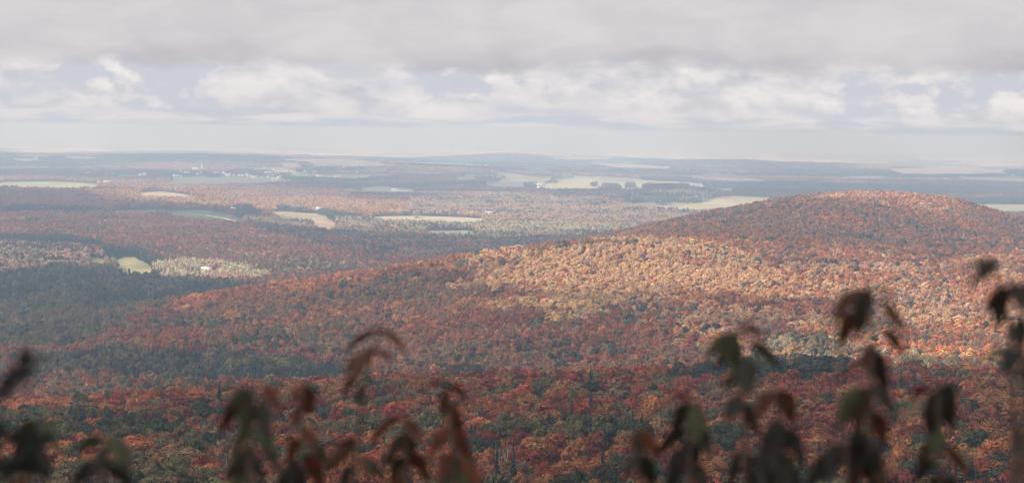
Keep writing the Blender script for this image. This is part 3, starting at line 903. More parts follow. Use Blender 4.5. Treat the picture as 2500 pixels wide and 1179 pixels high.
def conifer_quads(rng, tiers, per, H=15.0, R=2.7):
    V = []; Q = []
    for k in range(tiers):
        f = k / (tiers - 1)
        z = H * (.12 + .86 * f)
        r = R * (1 - f) ** .85 * rng.uniform(.85, 1.12) + .12
        m = max(4, int(per * (1 - f * .55)))
        o = rng.random() * 6.28
        for j in range(m):
            th = o + 2 * math.pi * j / m + rng.uniform(-.25, .25)
            rr = r * rng.uniform(.75, 1.15)
            dz_ = -rr * rng.uniform(.25, .6)
            w = rr * rng.uniform(.28, .42)
            c_, s_ = math.cos(th), math.sin(th)
            zj = z + rng.uniform(-.3, .3)
            i0 = len(V)
            V += [(0, 0, zj + .25), (c_ * rr * .6 + s_ * w, s_ * rr * .6 - c_ * w, zj + dz_ * .75),
                  (c_ * rr, s_ * rr, zj + dz_), (c_ * rr * .6 - s_ * w, s_ * rr * .6 + c_ * w, zj + dz_ * .75)]
            Q.append((i0, i0 + 1, i0 + 2, i0 + 3))
    return V, Q


def trunk_parts(rng, H=15.0, r=.22, limbs=5):
    out_ = [tube([(0, 0, -1.5), (.1, .05, H * .3), (-.1, .1, H * .7)], [r * 1.3, r, r * .4], 6)]
    for k in range(limbs):
        th = rng.random() * 6.28; z = H * rng.uniform(.25, .5); l = rng.uniform(2, 3.6)
        out_.append(tube([(0, 0, z), (l * .5 * math.cos(th), l * .5 * math.sin(th), z + l * .7), (l * math.cos(th), l * math.sin(th), z + l * 1.6)], [r * .45, r * .3, r * .1], 4))
    return out_


PROTO = bpy.data.collections.new('tree_models')     # only feeds the instancer
protos = []


def proto(name, parts, mats):
    V, Q, M = join(parts)
    me = mesh_from(name, V, Q, mats, M)
    o = bpy.data.objects.new(name, me)
    PROTO.objects.link(o)
    protos.append(o)


NB, NC = 6, 4
rg = np.random.default_rng(5)
for k in range(NB):      # 0..5 broadleaf, mid distance
    tv = [(v, q_, 1) for v, q_ in trunk_parts(rg, 15, .2, 2)]
    v, q_ = crown_quads(rg, 1000, .78, 15, rg.uniform(4.0, 4.9), rg.uniform(.28, .4), 15)
    proto('broadleaf_tree_mid_%d' % k, [(v, q_, 0)] + tv, [M_CROWN, M_BARK])
for k in range(NB):      # 6..11 broadleaf, far
    v, q_ = crown_quads(rg, 130, 2.0, 15, rg.uniform(4.0, 4.9), .3, 9)
    proto('broadleaf_tree_tiny_%d' % k, [(v, q_, 0), tube([(0, 0, -1), (0, 0, 8)], [.2, .15], 4) + (1,)], [M_CROWN, M_BARK])
for k in range(NC):      # 12..15 conifer mid
    v, q_ = conifer_quads(rg, 17, 10, 16, 2.5)
    proto('conifer_tree_mid_%d' % k, [(v, q_, 0), tube([(0, 0, -1), (0, 0, 15.5)], [.2, .04], 4) + (1,)], [M_NEEDLE, M_BARK])
for k in range(NC):      # 16..19 conifer far
    v, q_ = conifer_quads(rg, 8, 6, 16, 2.8)
    proto('conifer_tree_tiny_%d' % k, [(v, q_, 0)], [M_NEEDLE])
for k in range(4):       # 20..23 little stands of far trees
    parts = []
    for j in range(9):
        v, q_ = crown_quads(rg, 26, 5.0, 14 * rg.uniform(.8, 1.15), 5.2, .2, 4)
        ox, oy = rg.uniform(-15, 15, 2)
        parts.append(([(p[0] + ox, p[1] + oy, p[2]) for p in v], q_, 0))
    proto('tree_stand_%d' % k, parts, [M_CROWN])

# ------------------------------------------------------------------ where trees stand
def place(px, py, d0, d1):
    """ground point seen at (px, py) between two distances"""
    ds = np.linspace(d0, d1, 600)
    zc = canopy_z(np.full(600, float(px)), ds)
    r = project(np.full(600, float(px)), ds, zc - TREE_H)
    d = float(ds[np.argmin(np.abs(r - py))])
    az = math.atan((px - 1250) / F)
    z = float(canopy_z([px], [d])[0]) - TREE_H
    return Vector((d * math.sin(az), d * math.cos(az), z)), d


# village houses: measured clusters (column, row)
VIL = [(440, 421), (452, 425), (459, 424), (466, 428), (425, 431), (433, 431), (441, 432), (447, 427), (482, 428), (488, 424), (517, 412), (520, 422), (527, 423),
       (533, 424), (545, 415), (545, 424), (551, 428), (556, 430), (560, 426), (568, 430), (584, 430), (592, 431), (600, 427), (604, 430), (603, 434), (612, 433),
       (620, 435), (637, 434), (643, 411), (648, 422), (653, 434), (657, 422), (665, 438), (668, 416), (672, 422), (676, 440), (680, 435), (700, 419), (742, 420),
       (758, 412), (764, 413), (775, 408), (783, 409), (763, 420), (768, 420), (800, 410), (823, 413), (836, 411), (862, 408), (866, 407), (870, 422), (884, 408), (748, 431),
       (776, 432), (783, 433), (795, 433), (803, 433), (819, 434), (828, 433), (341, 428), (352, 427), (275, 428), (381, 419), (393, 420)]
FARMS = [(503, 672, 2300, 3600), (262, 450, 5000, 9000), (240, 449, 5000, 9000), (1194, 530, 4300, 7000), (776, 521, 4300, 7500), (634, 516, 4300, 7500), (568, 520, 4300, 7500), (963, 470, 7000, 12000), (985, 472, 7000, 12000), (1316, 456, 7500, 13000), (1322, 463, 7500, 13000), (1332, 426, 9000, 14000), (1468, 430, 9000, 14000), (55, 386, 11000, 19000), (155, 384, 11000, 19000)]
CLEAR = [place(px, py + 2, 8500, 14500) for px, py in VIL] + [place(478, 421, 8500, 14500)] + [place(*f) for f in FARMS]
CLEAR = np.array([(p_.x, p_.y, d_) for p_, d_ in CLEAR])


def clearing(X_, Y_):
    m_c = np.zeros(len(X_), bool)
    for cx_, cy_, cd_0 in CLEAR:
        r_c = 26 if cd_0 < 8000 else 34
        m_c |= (np.abs(X_ - cx_) < r_c) & (Y_ > cy_ - r_c * 3.2) & (Y_ < cy_ + r_c)
    return m_c


# occlusion table for culling what no camera near the lookout sees
OU = np.arange(-500, 3001, 25.0)
OD = np.concatenate([np.arange(400, 5000, 20.), np.arange(5000, 19000, 60.)])
OUg, ODg = np.meshgrid(OU, OD)
oz = canopy_z(OUg, ODg).reshape(OUg.shape) - 5
slope = np.maximum.accumulate((oz - CAMZ) / ODg, axis=0)


def visible(u, d, ztop, margin=.0015):
    iu = np.clip(np.round((u + 500) / 25).astype(int), 0, len(OU) - 1)
    idx = np.clip(np.searchsorted(OD, d * .985) - 1, 0, len(OD) - 1)
    return ((ztop - CAMZ) / d > slope[idx, iu] - margin) | (d < 440)


def scatter(y0, y1, s, dmin, dmax, rng):
    ys = np.arange(y0, y1, s)
    nx = int(2 * .30 * y1 / s)
    X, Y = np.meshgrid((np.arange(nx) - nx / 2) * s, ys)
    X = X + (np.arange(len(ys)) % 2)[:, None] * s / 2
    X = X.ravel() + rng.uniform(-.42, .42, X.size) * s; Y = Y.ravel() + rng.uniform(-.42, .42, Y.size) * s
    u, d = uv_of(X, Y)
    m = (d > dmin) & (d <= dmax) & (u > -330) & (u < 2830)
    X, Y, u, d = X[m], Y[m], u[m], d[m]
    zc = canopy_z(u, d)
    m = (field_id(u, d, zc) < 0) & visible(u, d, zc + 8) & ~clearing(X, Y)
    return X[m], Y[m], u[m], d[m], zc[m]


rs_ = np.random.default_rng(21)
bands = [scatter(390, 1200, 9.0, 400, 1080, rs_), scatter(1000, 5000, 6.9, 1080, 5000, rs_), scatter(4800, 10000, 10.5, 5000, 10000, rs_), scatter(9600, 18000, 31., 10000, 18000, rs_)]
X = np.concatenate([b_[0] for b_ in bands]); Y = np.concatenate([b_[1] for b_ in bands])
U = np.concatenate([b_[2] for b_ in bands]); D = np.concatenate([b_[3] for b_ in bands]); ZCt = np.concatenate([b_[4] for b_ in bands])
band = np.concatenate([np.full(len(b_[0]), max(0, i - 1)) for i, b_ in enumerate(bands)])
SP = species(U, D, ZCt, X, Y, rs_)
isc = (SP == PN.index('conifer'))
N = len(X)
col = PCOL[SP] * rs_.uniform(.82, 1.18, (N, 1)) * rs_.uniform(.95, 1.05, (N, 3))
# neighbours' colour bleeds a little: dulls single outliers
lum = col.mean(1, keepdims=True)
col = col * .9 + lum * .1
hs = rs_.uniform(.78, 1.16, N) * np.where(isc, rs_.uniform(.95, 1.3, N), 1)
ws = .62 + .78 * rs_.random(N) ** 1.4
pale = (SP == PN.index('pale')) | (SP == PN.index('straw'))
ws = np.where(pale, ws * .7, ws); hs = np.where(pale, hs * 1.08, hs)
big = rs_.random(N) < .07
ws = np.where(big & ~isc, ws * 1.3, ws)
ws = np.where(band == 1, ws * 1.25, np.where((D < 1080) & ~isc, ws * 1.22, ws))
ws = np.where(band == 2, 1.0, ws); hs = np.where(band == 2, rs_.uniform(.8, 1.1, N), hs)
idx = np.where(isc, np.where(D < 2600, 12, 16) + rs_.integers(0, NC, N), np.where(D < 2600, 0, 6) + rs_.integers(0, NB, N))
idx = np.where(band == 2, 20 + rs_.integers(0, 4, N), idx)
Z = ZCt - TREE_H
print('trees', N, 'near', (D < 1000).sum())

# the largest in the picture become trees of their own
row_t = project(U, D, ZCt)
inframe = (row_t < 1172) & (row_t > 0) & (U > 8) & (U < 2492) & (band == 0) & (D < 1000)
size_px = 8.8 * ws * F / D * np.where(isc, .9, 1)


def pick_largest(mask, n):
    ii = np.where(mask)[0]
    return ii[np.argsort(-size_px[ii])[:n]]


near_leaf = pick_largest(inframe & ~isc, 292)
near_con = pick_largest(inframe & isc, 36)
single = np.concatenate([near_leaf, near_con])
rest = np.ones(N, bool); rest[single] = False

pm = bpy.data.meshes.new('forest')
n_r = rest.sum()
pm.vertices.add(n_r)
pm.vertices.foreach_set('co', np.stack([X[rest], Y[rest], Z[rest]], -1).astype(np.float32).ravel())


def put_attr(name, typ, data, key):
    a_ = pm.attributes.new(name, typ, 'POINT'); a_.data.foreach_set(key, np.ascontiguousarray(data).ravel())


put_attr('tree_kind', 'INT', idx[rest].astype(np.int32), 'value')
put_attr('tree_scale', 'FLOAT_VECTOR', np.stack([ws, ws * rs_.uniform(.9, 1.1, N), hs], -1)[rest].astype(np.float32), 'vector')
put_attr('tree_turn', 'FLOAT_VECTOR', np.stack([rs_.normal(0, .04, N), rs_.normal(0, .04, N), rs_.uniform(0, 6.28, N)], -1)[rest].astype(np.float32), 'vector')
put_attr('tint', 'FLOAT_COLOR', np.concatenate([col[rest], np.ones((n_r, 1))], 1).astype(np.float32), 'color')
forest = link('forest', pm, kind='stuff', label='autumn forest of maples, birches and conifers covering hills and plain')
ng = bpy.data.node_groups.new('plant_trees', 'GeometryNodeTree')
ng.interface.new_socket('Geometry', in_out='INPUT', socket_type='NodeSocketGeometry')
ng.interface.new_socket('Geometry', in_out='OUTPUT', socket_type='NodeSocketGeometry')
gi = ng.nodes.new('NodeGroupInput'); go = ng.nodes.new('NodeGroupOutput')
cinf = ng.nodes.new('GeometryNodeCollectionInfo'); cinf.inputs['Collection'].default_value = PROTO
cinf.inputs['Separate Children'].default_value = True; cinf.inputs['Reset Children'].default_value = True
iop = ng.nodes.new('GeometryNodeInstanceOnPoints'); iop.inputs['Pick Instance'].default_value = True


def nattr(name, typ):
    n = ng.nodes.new('GeometryNodeInputNamedAttribute'); n.data_type = typ; n.inputs['Name'].default_value = name
    return n.outputs['Attribute']


ng.links.new(gi.outputs[0], iop.inputs['Points'])
ng.links.new(cinf.outputs[0], iop.inputs['Instance'])
# the collection lists its children by name; map our index to that order
order = {o.name: i for i, o in enumerate(sorted(protos, key=lambda o: o.name))}
remap = np.array([order[o.name] for o in protos], np.int32)
pm.attributes['tree_kind'].data.foreach_set('value', remap[idx[rest]].astype(np.int32))
ng.links.new(nattr('tree_kind', 'INT'), iop.inputs['Instance Index'])
e2r = ng.nodes.new('FunctionNodeEulerToRotation')
ng.links.new(nattr('tree_turn', 'FLOAT_VECTOR'), e2r.inputs[0])
ng.links.new(e2r.outputs[0], iop.inputs['Rotation'])
ng.links.new(nattr('tree_scale', 'FLOAT_VECTOR'), iop.inputs['Scale'])
ng.links.new(iop.outputs[0], go.inputs[0])
mod = forest.modifiers.new('plant_trees', 'NODES'); mod.node_group = ng

# ------------------------------------------------------------------ individual near trees
crown_me = []; trunk_me = []
for k in range(10):
    v, q_ = crown_quads(rg, 3000, .44, 15, rg.uniform(4.1, 5.0), rg.uniform(.26, .4), 22)
    crown_me.append(mesh_from('crown', v, q_, [M_CROWN]))
    V, Q, M = join([(v, q_, 0) for v, q_ in trunk_parts(rg, 15, .22, 6)])
    trunk_me.append(mesh_from('trunk', V, Q, [M_BARK]))
ccrown_me = []; ctrunk = None
for k in range(4):
    v, q_ = conifer_quads(rg, 34, 15, 16, 2.6)
    ccrown_me.append(mesh_from('crown', v, q_, [M_NEEDLE]))
V, Q = tube([(0, 0, -1), (0, 0, 15.6)], [.22, .04], 6)
ctrunk = mesh_from('trunk', V, Q, [M_BARK])

CNAME = {'red': 'red', 'crimson': 'deep crimson', 'scarlet': 'bright scarlet', 'orange': 'orange', 'rust': 'rust coloured', 'gold': 'golden',
         'tan': 'tan', 'olive': 'olive', 'green': 'dark green', 'brown': 'brownish', 'pale': 'pale', 'mauve': 'mauve', 'straw': 'straw coloured',
         'pink': 'pinkish', 'conifer': 'dark spruce', 'slate': 'grey green'}
ORD = ['leftmost', 'second', 'third', 'fourth', 'fifth', 'sixth', 'seventh', 'eighth', 'ninth', 'tenth', 'eleventh', 'twelfth', 'thirteenth',
       'fourteenth', 'fifteenth', 'sixteenth', 'seventeenth', 'eighteenth', 'nineteenth', 'twentieth', 'twenty-first', 'twenty-second', 'twenty-third', 'twenty-fourth',
       'twenty-fifth', 'twenty-sixth', 'twenty-seventh', 'twenty-eighth', 'twenty-ninth', 'thirtieth']
STRIPS = ['cut by the bottom edge of the picture', 'just above the bottom edge', 'low on the near slope', 'in the middle of the near slope', 'high on the shaded near slope', 'near the crest of the shaded near slope']
srow = np.clip(((1172 - row_t) / 34).astype(int), 0, 5)
groups = {}
for i in single:
    groups.setdefault((PN[SP[i]], int(srow[i])), []).append(i)
label_of = {}
for (spn, sr), ii in groups.items():
    ii.sort(key=lambda i: U[i])
    kindw = 'tree' if spn == 'conifer' else 'broadleaf tree'
    for j, i in enumerate(ii):
        if len(ii) == 1:
            label_of[i] = 'only %s %s %s' % (CNAME[spn], kindw, STRIPS[sr])
        elif j == len(ii) - 1:
            label_of[i] = 'rightmost %s %s %s' % (CNAME[spn], kindw, STRIPS[sr])
        elif j == 0:
            label_of[i] = 'leftmost %s %s %s' % (CNAME[spn], kindw, STRIPS[sr])
        else:
            label_of[i] = '%s %s %s from the left %s' % (ORD[min(j, 29)], CNAME[spn], kindw, STRIPS[sr])
for i in single:
    con = isc[i]
    r = bpy.data.objects.new('spruce_tree' if con else 'broadleaf_tree', None)
    r.empty_display_size = 1.0
    COL.objects.link(r)
    r.location = (X[i], Y[i], Z[i])
    r.rotation_euler = (0, 0, rs_.uniform(0, 6.28))
    r.scale = (ws[i], ws[i], hs[i])
    r['label'] = label_of[i]; r['category'] = 'tree'
    r['group'] = 'spruces standing out of the near forest' if con else 'broadleaf trees of the near shaded forest'
    c_ = link('crown', (ccrown_me if con else crown_me)[int(rs_.integers(0, 4 if con else 10))], r)
    c_['tint'] = [float(v) for v in col[i]]
    link('trunk', ctrunk if con else trunk_me[int(rs_.integers(0, 10))], r)


# ------------------------------------------------------------------ bare white birches between the near crowns
def birch_mesh(seed):
    r = random.Random(seed)
    parts = []

    def grow(p, d, l, rad, depth):
        pts = [p]; rads = [rad]
        q_ = p
        for k in range(3):
            d = (d + Vector((r.uniform(-.2, .2), r.uniform(-.2, .2), .06))).normalized()
            q_ = q_ + d * l / 3
            pts.append(q_); rads.append(rad * (1 - .2 * (k + 1)))
        v, q2 = tube(pts, rads, 5)
        parts.append((v, q2, 0))
        if depth > 0:
            for k in range(2 + (depth > 2)):
                nd_ = (d + Vector((r.uniform(-.9, .9), r.uniform(-.9, .9), r.uniform(.1, .5)))).normalized()
                grow(pts[r.choice([2, 3, 3])], nd_, l * r.uniform(.5, .75), rad * .5, depth - 1)
    grow(Vector((0, 0, -1)), Vector((0, 0, 1)), 8.5, .24, 4)
    V, Q, M = join(parts)
    return mesh_from('bare_birch', V, Q, [M_BIRCH])


BIRCH = [(1240, 1128, 1.10, 'bare white forked birch right of the reddish sapling, low centre'), (352, 1012, .8, 'small bare white birch above the round olive tree on the left'),
         (85, 1016, .8, 'bare white birch behind the drooping sapling at far left'), (152, 1022, .7, 'short bare white birch between crowns, left part of near slope'),
         (572, 1135, .8, 'bare white birch trunks behind the dark green sapling'), (1268, 1118, .7, 'smaller bare white birch beside the forked one, low centre'),
         (848, 1145, .8, 'bare pale birch low on the slope, right of the dark green sapling'), (640, 1060, .6, 'thin bare birch crown seen through the dark green sapling'),
         (1620, 1055, .7, 'bare pale birch among dark spruces, right of centre'), (2120, 1065, .6, 'bare pale birch behind the tallest sapling on the right')]
dgrid = np.linspace(430, 1050, 300)
for k, (px, py, s_, lab) in enumerate(BIRCH):
    zc = canopy_z(np.full(300, float(px)), dgrid)
    rr = project(np.full(300, float(px)), dgrid, zc)
    dd_ = float(dgrid[np.argmin(np.abs(rr - py))])
    az = math.atan((px - 1250) / F)
    zz = float(canopy_z([px], [dd_])[0])
    o = link('bare_birch', birch_mesh(40 + k), loc=(dd_ * math.sin(az), dd_ * math.cos(az), zz - TREE_H + 1.5), label=lab, category='tree', group='bare white birches of the near forest')
    o.scale = (s_ * .38, s_ * .38, .92)
    o.rotation_euler = (0, 0, k * 1.3)

# ------------------------------------------------------------------ houses, farms and the village
M_WHITE = mat_simple('white_clapboard', (.64, .63, .61), var=.06)
M_ROOFL = mat_simple('pale_metal_roof', (.46, .47, .49), rough=.5, var=.08)
M_ROOFD = mat_simple('grey_shingle_roof', (.20, .19, .19), var=.2)
M_ROOFR = mat_simple('red_roof', (.34, .10, .07), var=.2)
M_WIN = mat_simple('dark_window', (.04, .05, .06), rough=.2)
M_STONE = mat_simple('grey_stone', (.62, .58, .54), var=.12)
M_ROAD = mat_simple('pale_gravel', (.58, .53, .46), var=.1, scale=.2)


def box(x0, x1, y0, y1, z0, z1):
    v = [(x, y, z) for z in (z0, z1) for y in (y0, y1) for x in (x0, x1)]
    return v, [(0, 2, 3, 1), (4, 5, 7, 6), (0, 1, 5, 4), (2, 6, 7, 3), (0, 4, 6, 2), (1, 3, 7, 5)]


def gable(L_, Wd, z0, h, over=.5, th=.3):
    """gable roof slab pair along x with ridge in the middle of y"""
    parts = []
    for s in (-1, 1):
        y0 = s * (Wd / 2 + over); zb = z0 - over * h / (Wd / 2)
        v = [(-L_ / 2 - over, y0, zb), (L_ / 2 + over, y0, zb), (L_ / 2 + over, 0, z0 + h), (-L_ / 2 - over, 0, z0 + h)]
        v += [(a_, b_, c__ + th) for a_, b_, c__ in v]
        q_ = [(0, 1, 2, 3), (4, 7, 6, 5), (0, 4, 5, 1), (1, 5, 6, 2), (2, 6, 7, 3), (3, 7, 4, 0)]
        parts.append((v, q_, 0))
    V, Q, _ = join(parts)
    return V, Q


def walls(L_, Wd, h, rise):
    v = [(-L_ / 2, -Wd / 2, -1), (L_ / 2, -Wd / 2, -1), (L_ / 2, Wd / 2, -1), (-L_ / 2, Wd / 2, -1),
         (-L_ / 2, -Wd / 2, h), (L_ / 2, -Wd / 2, h), (L_ / 2, Wd / 2, h), (-L_ / 2, Wd / 2, h), (-L_ / 2, 0, h + rise), (L_ / 2, 0, h + rise)]
    me = bpy.data.meshes.new('wall')
    me.from_pydata(v, [], [(0, 1, 5, 4), (2, 3, 7, 6), (3, 0, 4, 8, 7), (1, 2, 6, 9, 5)])
    return me


def building(name, px, py, dr, L_, Wd, h, rise, rot, wall_m, roof_m, label, cat, group=None, wins=True, lift=0.0):
    p, d = place(px, py, *dr)
    r = bpy.data.objects.new(name, None); COL.objects.link(r)
    r.location = p + Vector((0, 0, lift)); r.rotation_euler = (0, 0, rot)
    r['label'] = label; r['category'] = cat
    if group:
        r['group'] = group
    me = walls(L_, Wd, h, rise); me.materials.append(wall_m)
    link('wall', me, r)
    V, Q = gable(L_, Wd, h, rise)
    link('roof', mesh_from('roof', V, Q, [roof_m]), r)
    if wins:
        for side in (-1, 1):
            for k in range(max(1, int(L_ // 4))):
                x = -L_ / 2 + 2 + k * 4
                if x > L_ / 2 - 1:
                    break
                v, q_ = box(x - .5, x + .5, side * Wd / 2 - .04, side * Wd / 2 + .04, 1.0, min(h - .5, 2.3))
                link('window', mesh_from('window', v, q_, [M_WIN]), r)
    return r


building('farmhouse', 503, 672, (2300, 3600), 15, 11, 4.5, 5.0, .25, M_WHITE, M_ROOFL, 'white house with a broad pale roof among the pale poplars', 'house', lift=3)
building('barn', 262, 450, (5000, 9000), 34, 12, 6, 4, .1, M_WHITE, M_ROOFL, 'long white farm building at right end of long pale green field', 'barn', lift=4)
building('farmhouse', 240, 449, (5000, 9000), 12, 9, 6, 3, 1.2, M_WHITE, M_ROOFD, 'white farmhouse left of the long white farm building', 'house', lift=4)
building('barn', 1194, 530, (4300, 7000), 20, 12, 6, 4, -.2, M_WHITE, M_ROOFL, 'white barn at the right end of the long straw coloured field', 'barn', lift=5)
building('barn', 776, 521, (4300, 7500), 13, 8, 5, 3, .1, M_WHITE, M_ROOFL, 'small white roofed shed in conifers above the tan field', 'shed', lift=9)
building('barn', 634, 516, (4300, 7500), 16, 9, 5, 3, -.2, M_WHITE, M_ROOFR, 'low red roofed building right of the grey green field', 'barn', lift=7)
building('farmhouse', 568, 520, (4300, 7500), 12, 9, 5, 3, .6, M_WHITE, M_ROOFL, 'white farmhouse above the end of the pale lane', 'house', lift=6)
building('barn', 963, 470, (7000, 12000), 30, 13, 6, 5, .0, M_WHITE, M_ROOFL, 'white barn on the grey green pasture below the long blue hill', 'barn', lift=3)
building('barn', 985, 472, (7000, 12000), 34, 10, 4, 3, .1, M_WHITE, M_ROOFL, 'low pale shed right of the white barn on the grey pasture', 'barn', lift=3)
building('barn', 1316, 456, (7500, 13000), 46, 14, 5, 4, .5, M_WHITE, M_ROOFL, 'long pale farm shed at the edge of the broad patchwork pastures', 'barn', lift=3)
building('barn', 1322, 463, (7500, 13000), 40, 12, 5, 4, .0, M_WHITE, M_ROOFL, 'lower pale farm shed in front of the long one by the pastures', 'barn', lift=3)
building('farmhouse', 1332, 426, (9000, 14000), 16, 12, 8, 5, .3, M_WHITE, M_ROOFD, 'lone white house above the broad patchwork pastures', 'house', lift=4)
building('farmhouse', 1468, 430, (9000, 14000), 20, 12, 8, 6, 1.3, M_WHITE, M_ROOFR, 'gabled farmhouse on the upper edge of the patchwork pastures', 'house', lift=4)
building('barn', 55, 386, (11000, 19000), 40, 18, 9, 6, .1, M_WHITE, M_ROOFL, 'white farm building on the far ridge, leftmost in the picture', 'barn', lift=4)
building('barn', 155, 384, (11000, 19000), 60, 20, 9, 6, .0, M_WHITE, M_ROOFL, 'long white farm building on the far ridge, left part of the picture', 'barn', lift=4)

# church of the village
p, dch = place(478, 421, 8500, 14500)
ch = bpy.data.objects.new('church', None); COL.objects.link(ch)
ch.location = p + Vector((0, 0, 4)); ch.rotation_euler = (0, 0, .3)
ch['label'] = 'stone church with tall pale steeple standing above the distant village'; ch['category'] = 'church'
me = walls(44, 18, 12, 9); me.materials.append(M_STONE); link('nave', me, ch)
V, Q = gable(44, 18, 12, 9); link('roof', mesh_from('roof', V, Q, [M_ROOFL]), ch)
v, q_ = box(22, 31, -4.5, 4.5, -1, 28); link('tower', mesh_from('tower', v, q_, [M_STONE]), ch)
bm = bmesh.new(); bmesh.ops.create_cone(bm, cap_ends=True, segments=8, radius1=5.2, radius2=.2, depth=25, matrix=Matrix.Translation((26.5, 0, 40.5)))
me = bpy.data.meshes.new('spire'); bm.to_mesh(me); bm.free(); me.materials.append(M_ROOFL); link('spire', me, ch)
for k in range(5):
    for s in (-1, 1):
        v, q_ = box(-18 + k * 8, -16 + k * 8, s * 9 - .1, s * 9 + .1, 3, 9); link('window', mesh_from('window', v, q_, [M_WIN]), ch)

# village houses: measured clusters (column, row)
vr = random.Random(3)
vt = []
for (L_, Wd, h, ri, rm) in [(15, 11, 7, 5, M_ROOFD), (18, 11, 6, 4, M_ROOFL), (13, 10, 8, 5, M_ROOFR), (30, 14, 7, 4, M_ROOFL)]:
    V1, Q1 = box(-L_ / 2, L_ / 2, -Wd / 2, Wd / 2, -1, h)
    V2_, Q2 = gable(L_, Wd, h, ri)
    tri = [(-L_ / 2, -Wd / 2, h), (-L_ / 2, Wd / 2, h), (-L_ / 2, 0, h + ri), (-L_ / 2, 0, h + ri), (L_ / 2, -Wd / 2, h), (L_ / 2, Wd / 2, h), (L_ / 2, 0, h + ri), (L_ / 2, 0, h + ri)]
    vt.append((mesh_from('wall', *join([(V1, Q1, 0), (tri, [(0, 1, 2, 3), (5, 4, 6, 7)], 0)])[:2], [M_WHITE]), mesh_from('roof', V2_, Q2, [rm]), rm))
RW = {M_ROOFD.name: 'grey roofed', M_ROOFL.name: 'pale roofed', M_ROOFR.name: 'red roofed'}
vcount = {}
items = []
for (px, py) in VIL:
    k = vr.choices(range(4), [3, 4, 2, 1.4])[0]
    items.append((px, py, k))
def vzone(px):
    return ('at the left outskirts of the village' if px < 400 else 'close to the church' if px < 500 else 'just right of the village church' if px < 600
            else 'in the middle of the village' if px < 710 else 'in the right half of the village')
zc_ = {}
for (px, py, k) in sorted(items):
    zc_.setdefault((vzone(px), k), []).append((px, py))
for (px, py, k) in items:
    p, d = place(px, py + 2, 8500, 14500)
    r = bpy.data.objects.new('house', None); COL.objects.link(r)
    r.location = p + Vector((0, 0, 3.5)); r.rotation_euler = (0, 0, vr.uniform(0, 3.1))
    s = vr.uniform(.7, 1.05); r.scale = (s, s, s)
    lst = zc_[(vzone(px), k)]; j = lst.index((px, py))
    big = 'long barn' if k == 3 else 'house'
    r['label'] = ('only ' if len(lst) == 1 else 'leftmost ' if j == 0 else 'rightmost ' if j == len(lst) - 1 else ORD[j] + ' ') + RW[vt[k][2].name] + ' ' + big + ' ' + vzone(px)
    r['category'] = 'house'; r['group'] = 'white houses of the distant village'
    link('wall', vt[k][0], r); link('roof', vt[k][1], r)


# lane along the far edge of the grey green field, and a far one
def lane(pts, dr, w, lab):
    cs = []
    for a_, b_ in zip(pts[:-1], pts[1:]):
        for t_ in np.linspace(0, 1, 14)[:-1]:
            px = a_[0] + (b_[0] - a_[0]) * t_; py = a_[1] + (b_[1] - a_[1]) * t_
            cs.append(place(px, py, *dr)[0] + Vector((0, 0, .5)))
    V = []; Q = []
    for i, p_ in enumerate(cs):
        d_v = (cs[min(i + 1, len(cs) - 1)] - cs[max(i - 1, 0)]); d_v.z = 0; d_v.normalize()
        nrm = Vector((-d_v.y, d_v.x, 0)) * w / 2
        V += [p_ + nrm, p_ - nrm]
        if i:
            Q.append((2 * i - 2, 2 * i - 1, 2 * i + 1, 2 * i))
    link('road', mesh_from('road', [tuple(v) for v in V], Q, [M_ROAD]), kind='structure', label=lab)


lane([(395, 524), (450, 523), (500, 526), (545, 533), (575, 541), (600, 550)], (4300, 6500), 9, 'pale lane along the far edge of the grey green field')


# ------------------------------------------------------------------ saplings in front of the lens
def at(px, py, Yd):
    v = Vector(((px - 1250) / F, (589.5 - py) / F, -1.0)) * Yd
    return Vector((0, 0, CAMZ)) + CAMROT @ v


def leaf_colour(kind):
    return {'g': (.042, .054, .027), 'r': (.13, .036, .022), 'd': (.028, .030, .022), 'p': (.17, .18, .13), 'b': (.062, .033, .019)}[kind]  # light put into the pale leaf colour, shade into the dark one


def mat_leaf(kind):
    m, t, out = material({'g': 'dark_green_leaf', 'r': 'reddening_leaf', 'd': 'shaded_dark_leaf', 'p': 'pale_lit_leaf', 'b': 'bronze_leaf'}[kind])
    col_ = leaf_colour(kind)
    tco = t.new('ShaderNodeTexCoord')
    nz = t.noise(tco.outputs['Object'], 40., 5, .6)
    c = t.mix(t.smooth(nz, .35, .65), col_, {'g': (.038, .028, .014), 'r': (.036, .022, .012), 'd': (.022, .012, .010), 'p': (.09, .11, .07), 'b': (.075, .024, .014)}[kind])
    pb = t.new('ShaderNodeBsdfPrincipled'); t.put(pb.inputs['Base Color'], c); pb.inputs['Roughness'].default_value = .7; pb.inputs['Specular IOR Level'].default_value = .2
    tr = t.new('ShaderNodeBsdfTranslucent'); t.put(tr.inputs[0], c)
    mx = t.new('ShaderNodeMixShader'); mx.inputs[0].default_value = .3
    t.l.new(pb.outputs[0], mx.inputs[1]); t.l.new(tr.outputs[0], mx.inputs[2]); t.l.new(mx.outputs[0], out.inputs[0])
    return m


LM = {k: mat_leaf(k) for k in 'grdpb'}
M_TWIG = mat_simple('brown_twig', (.07, .045, .03), scale=30)


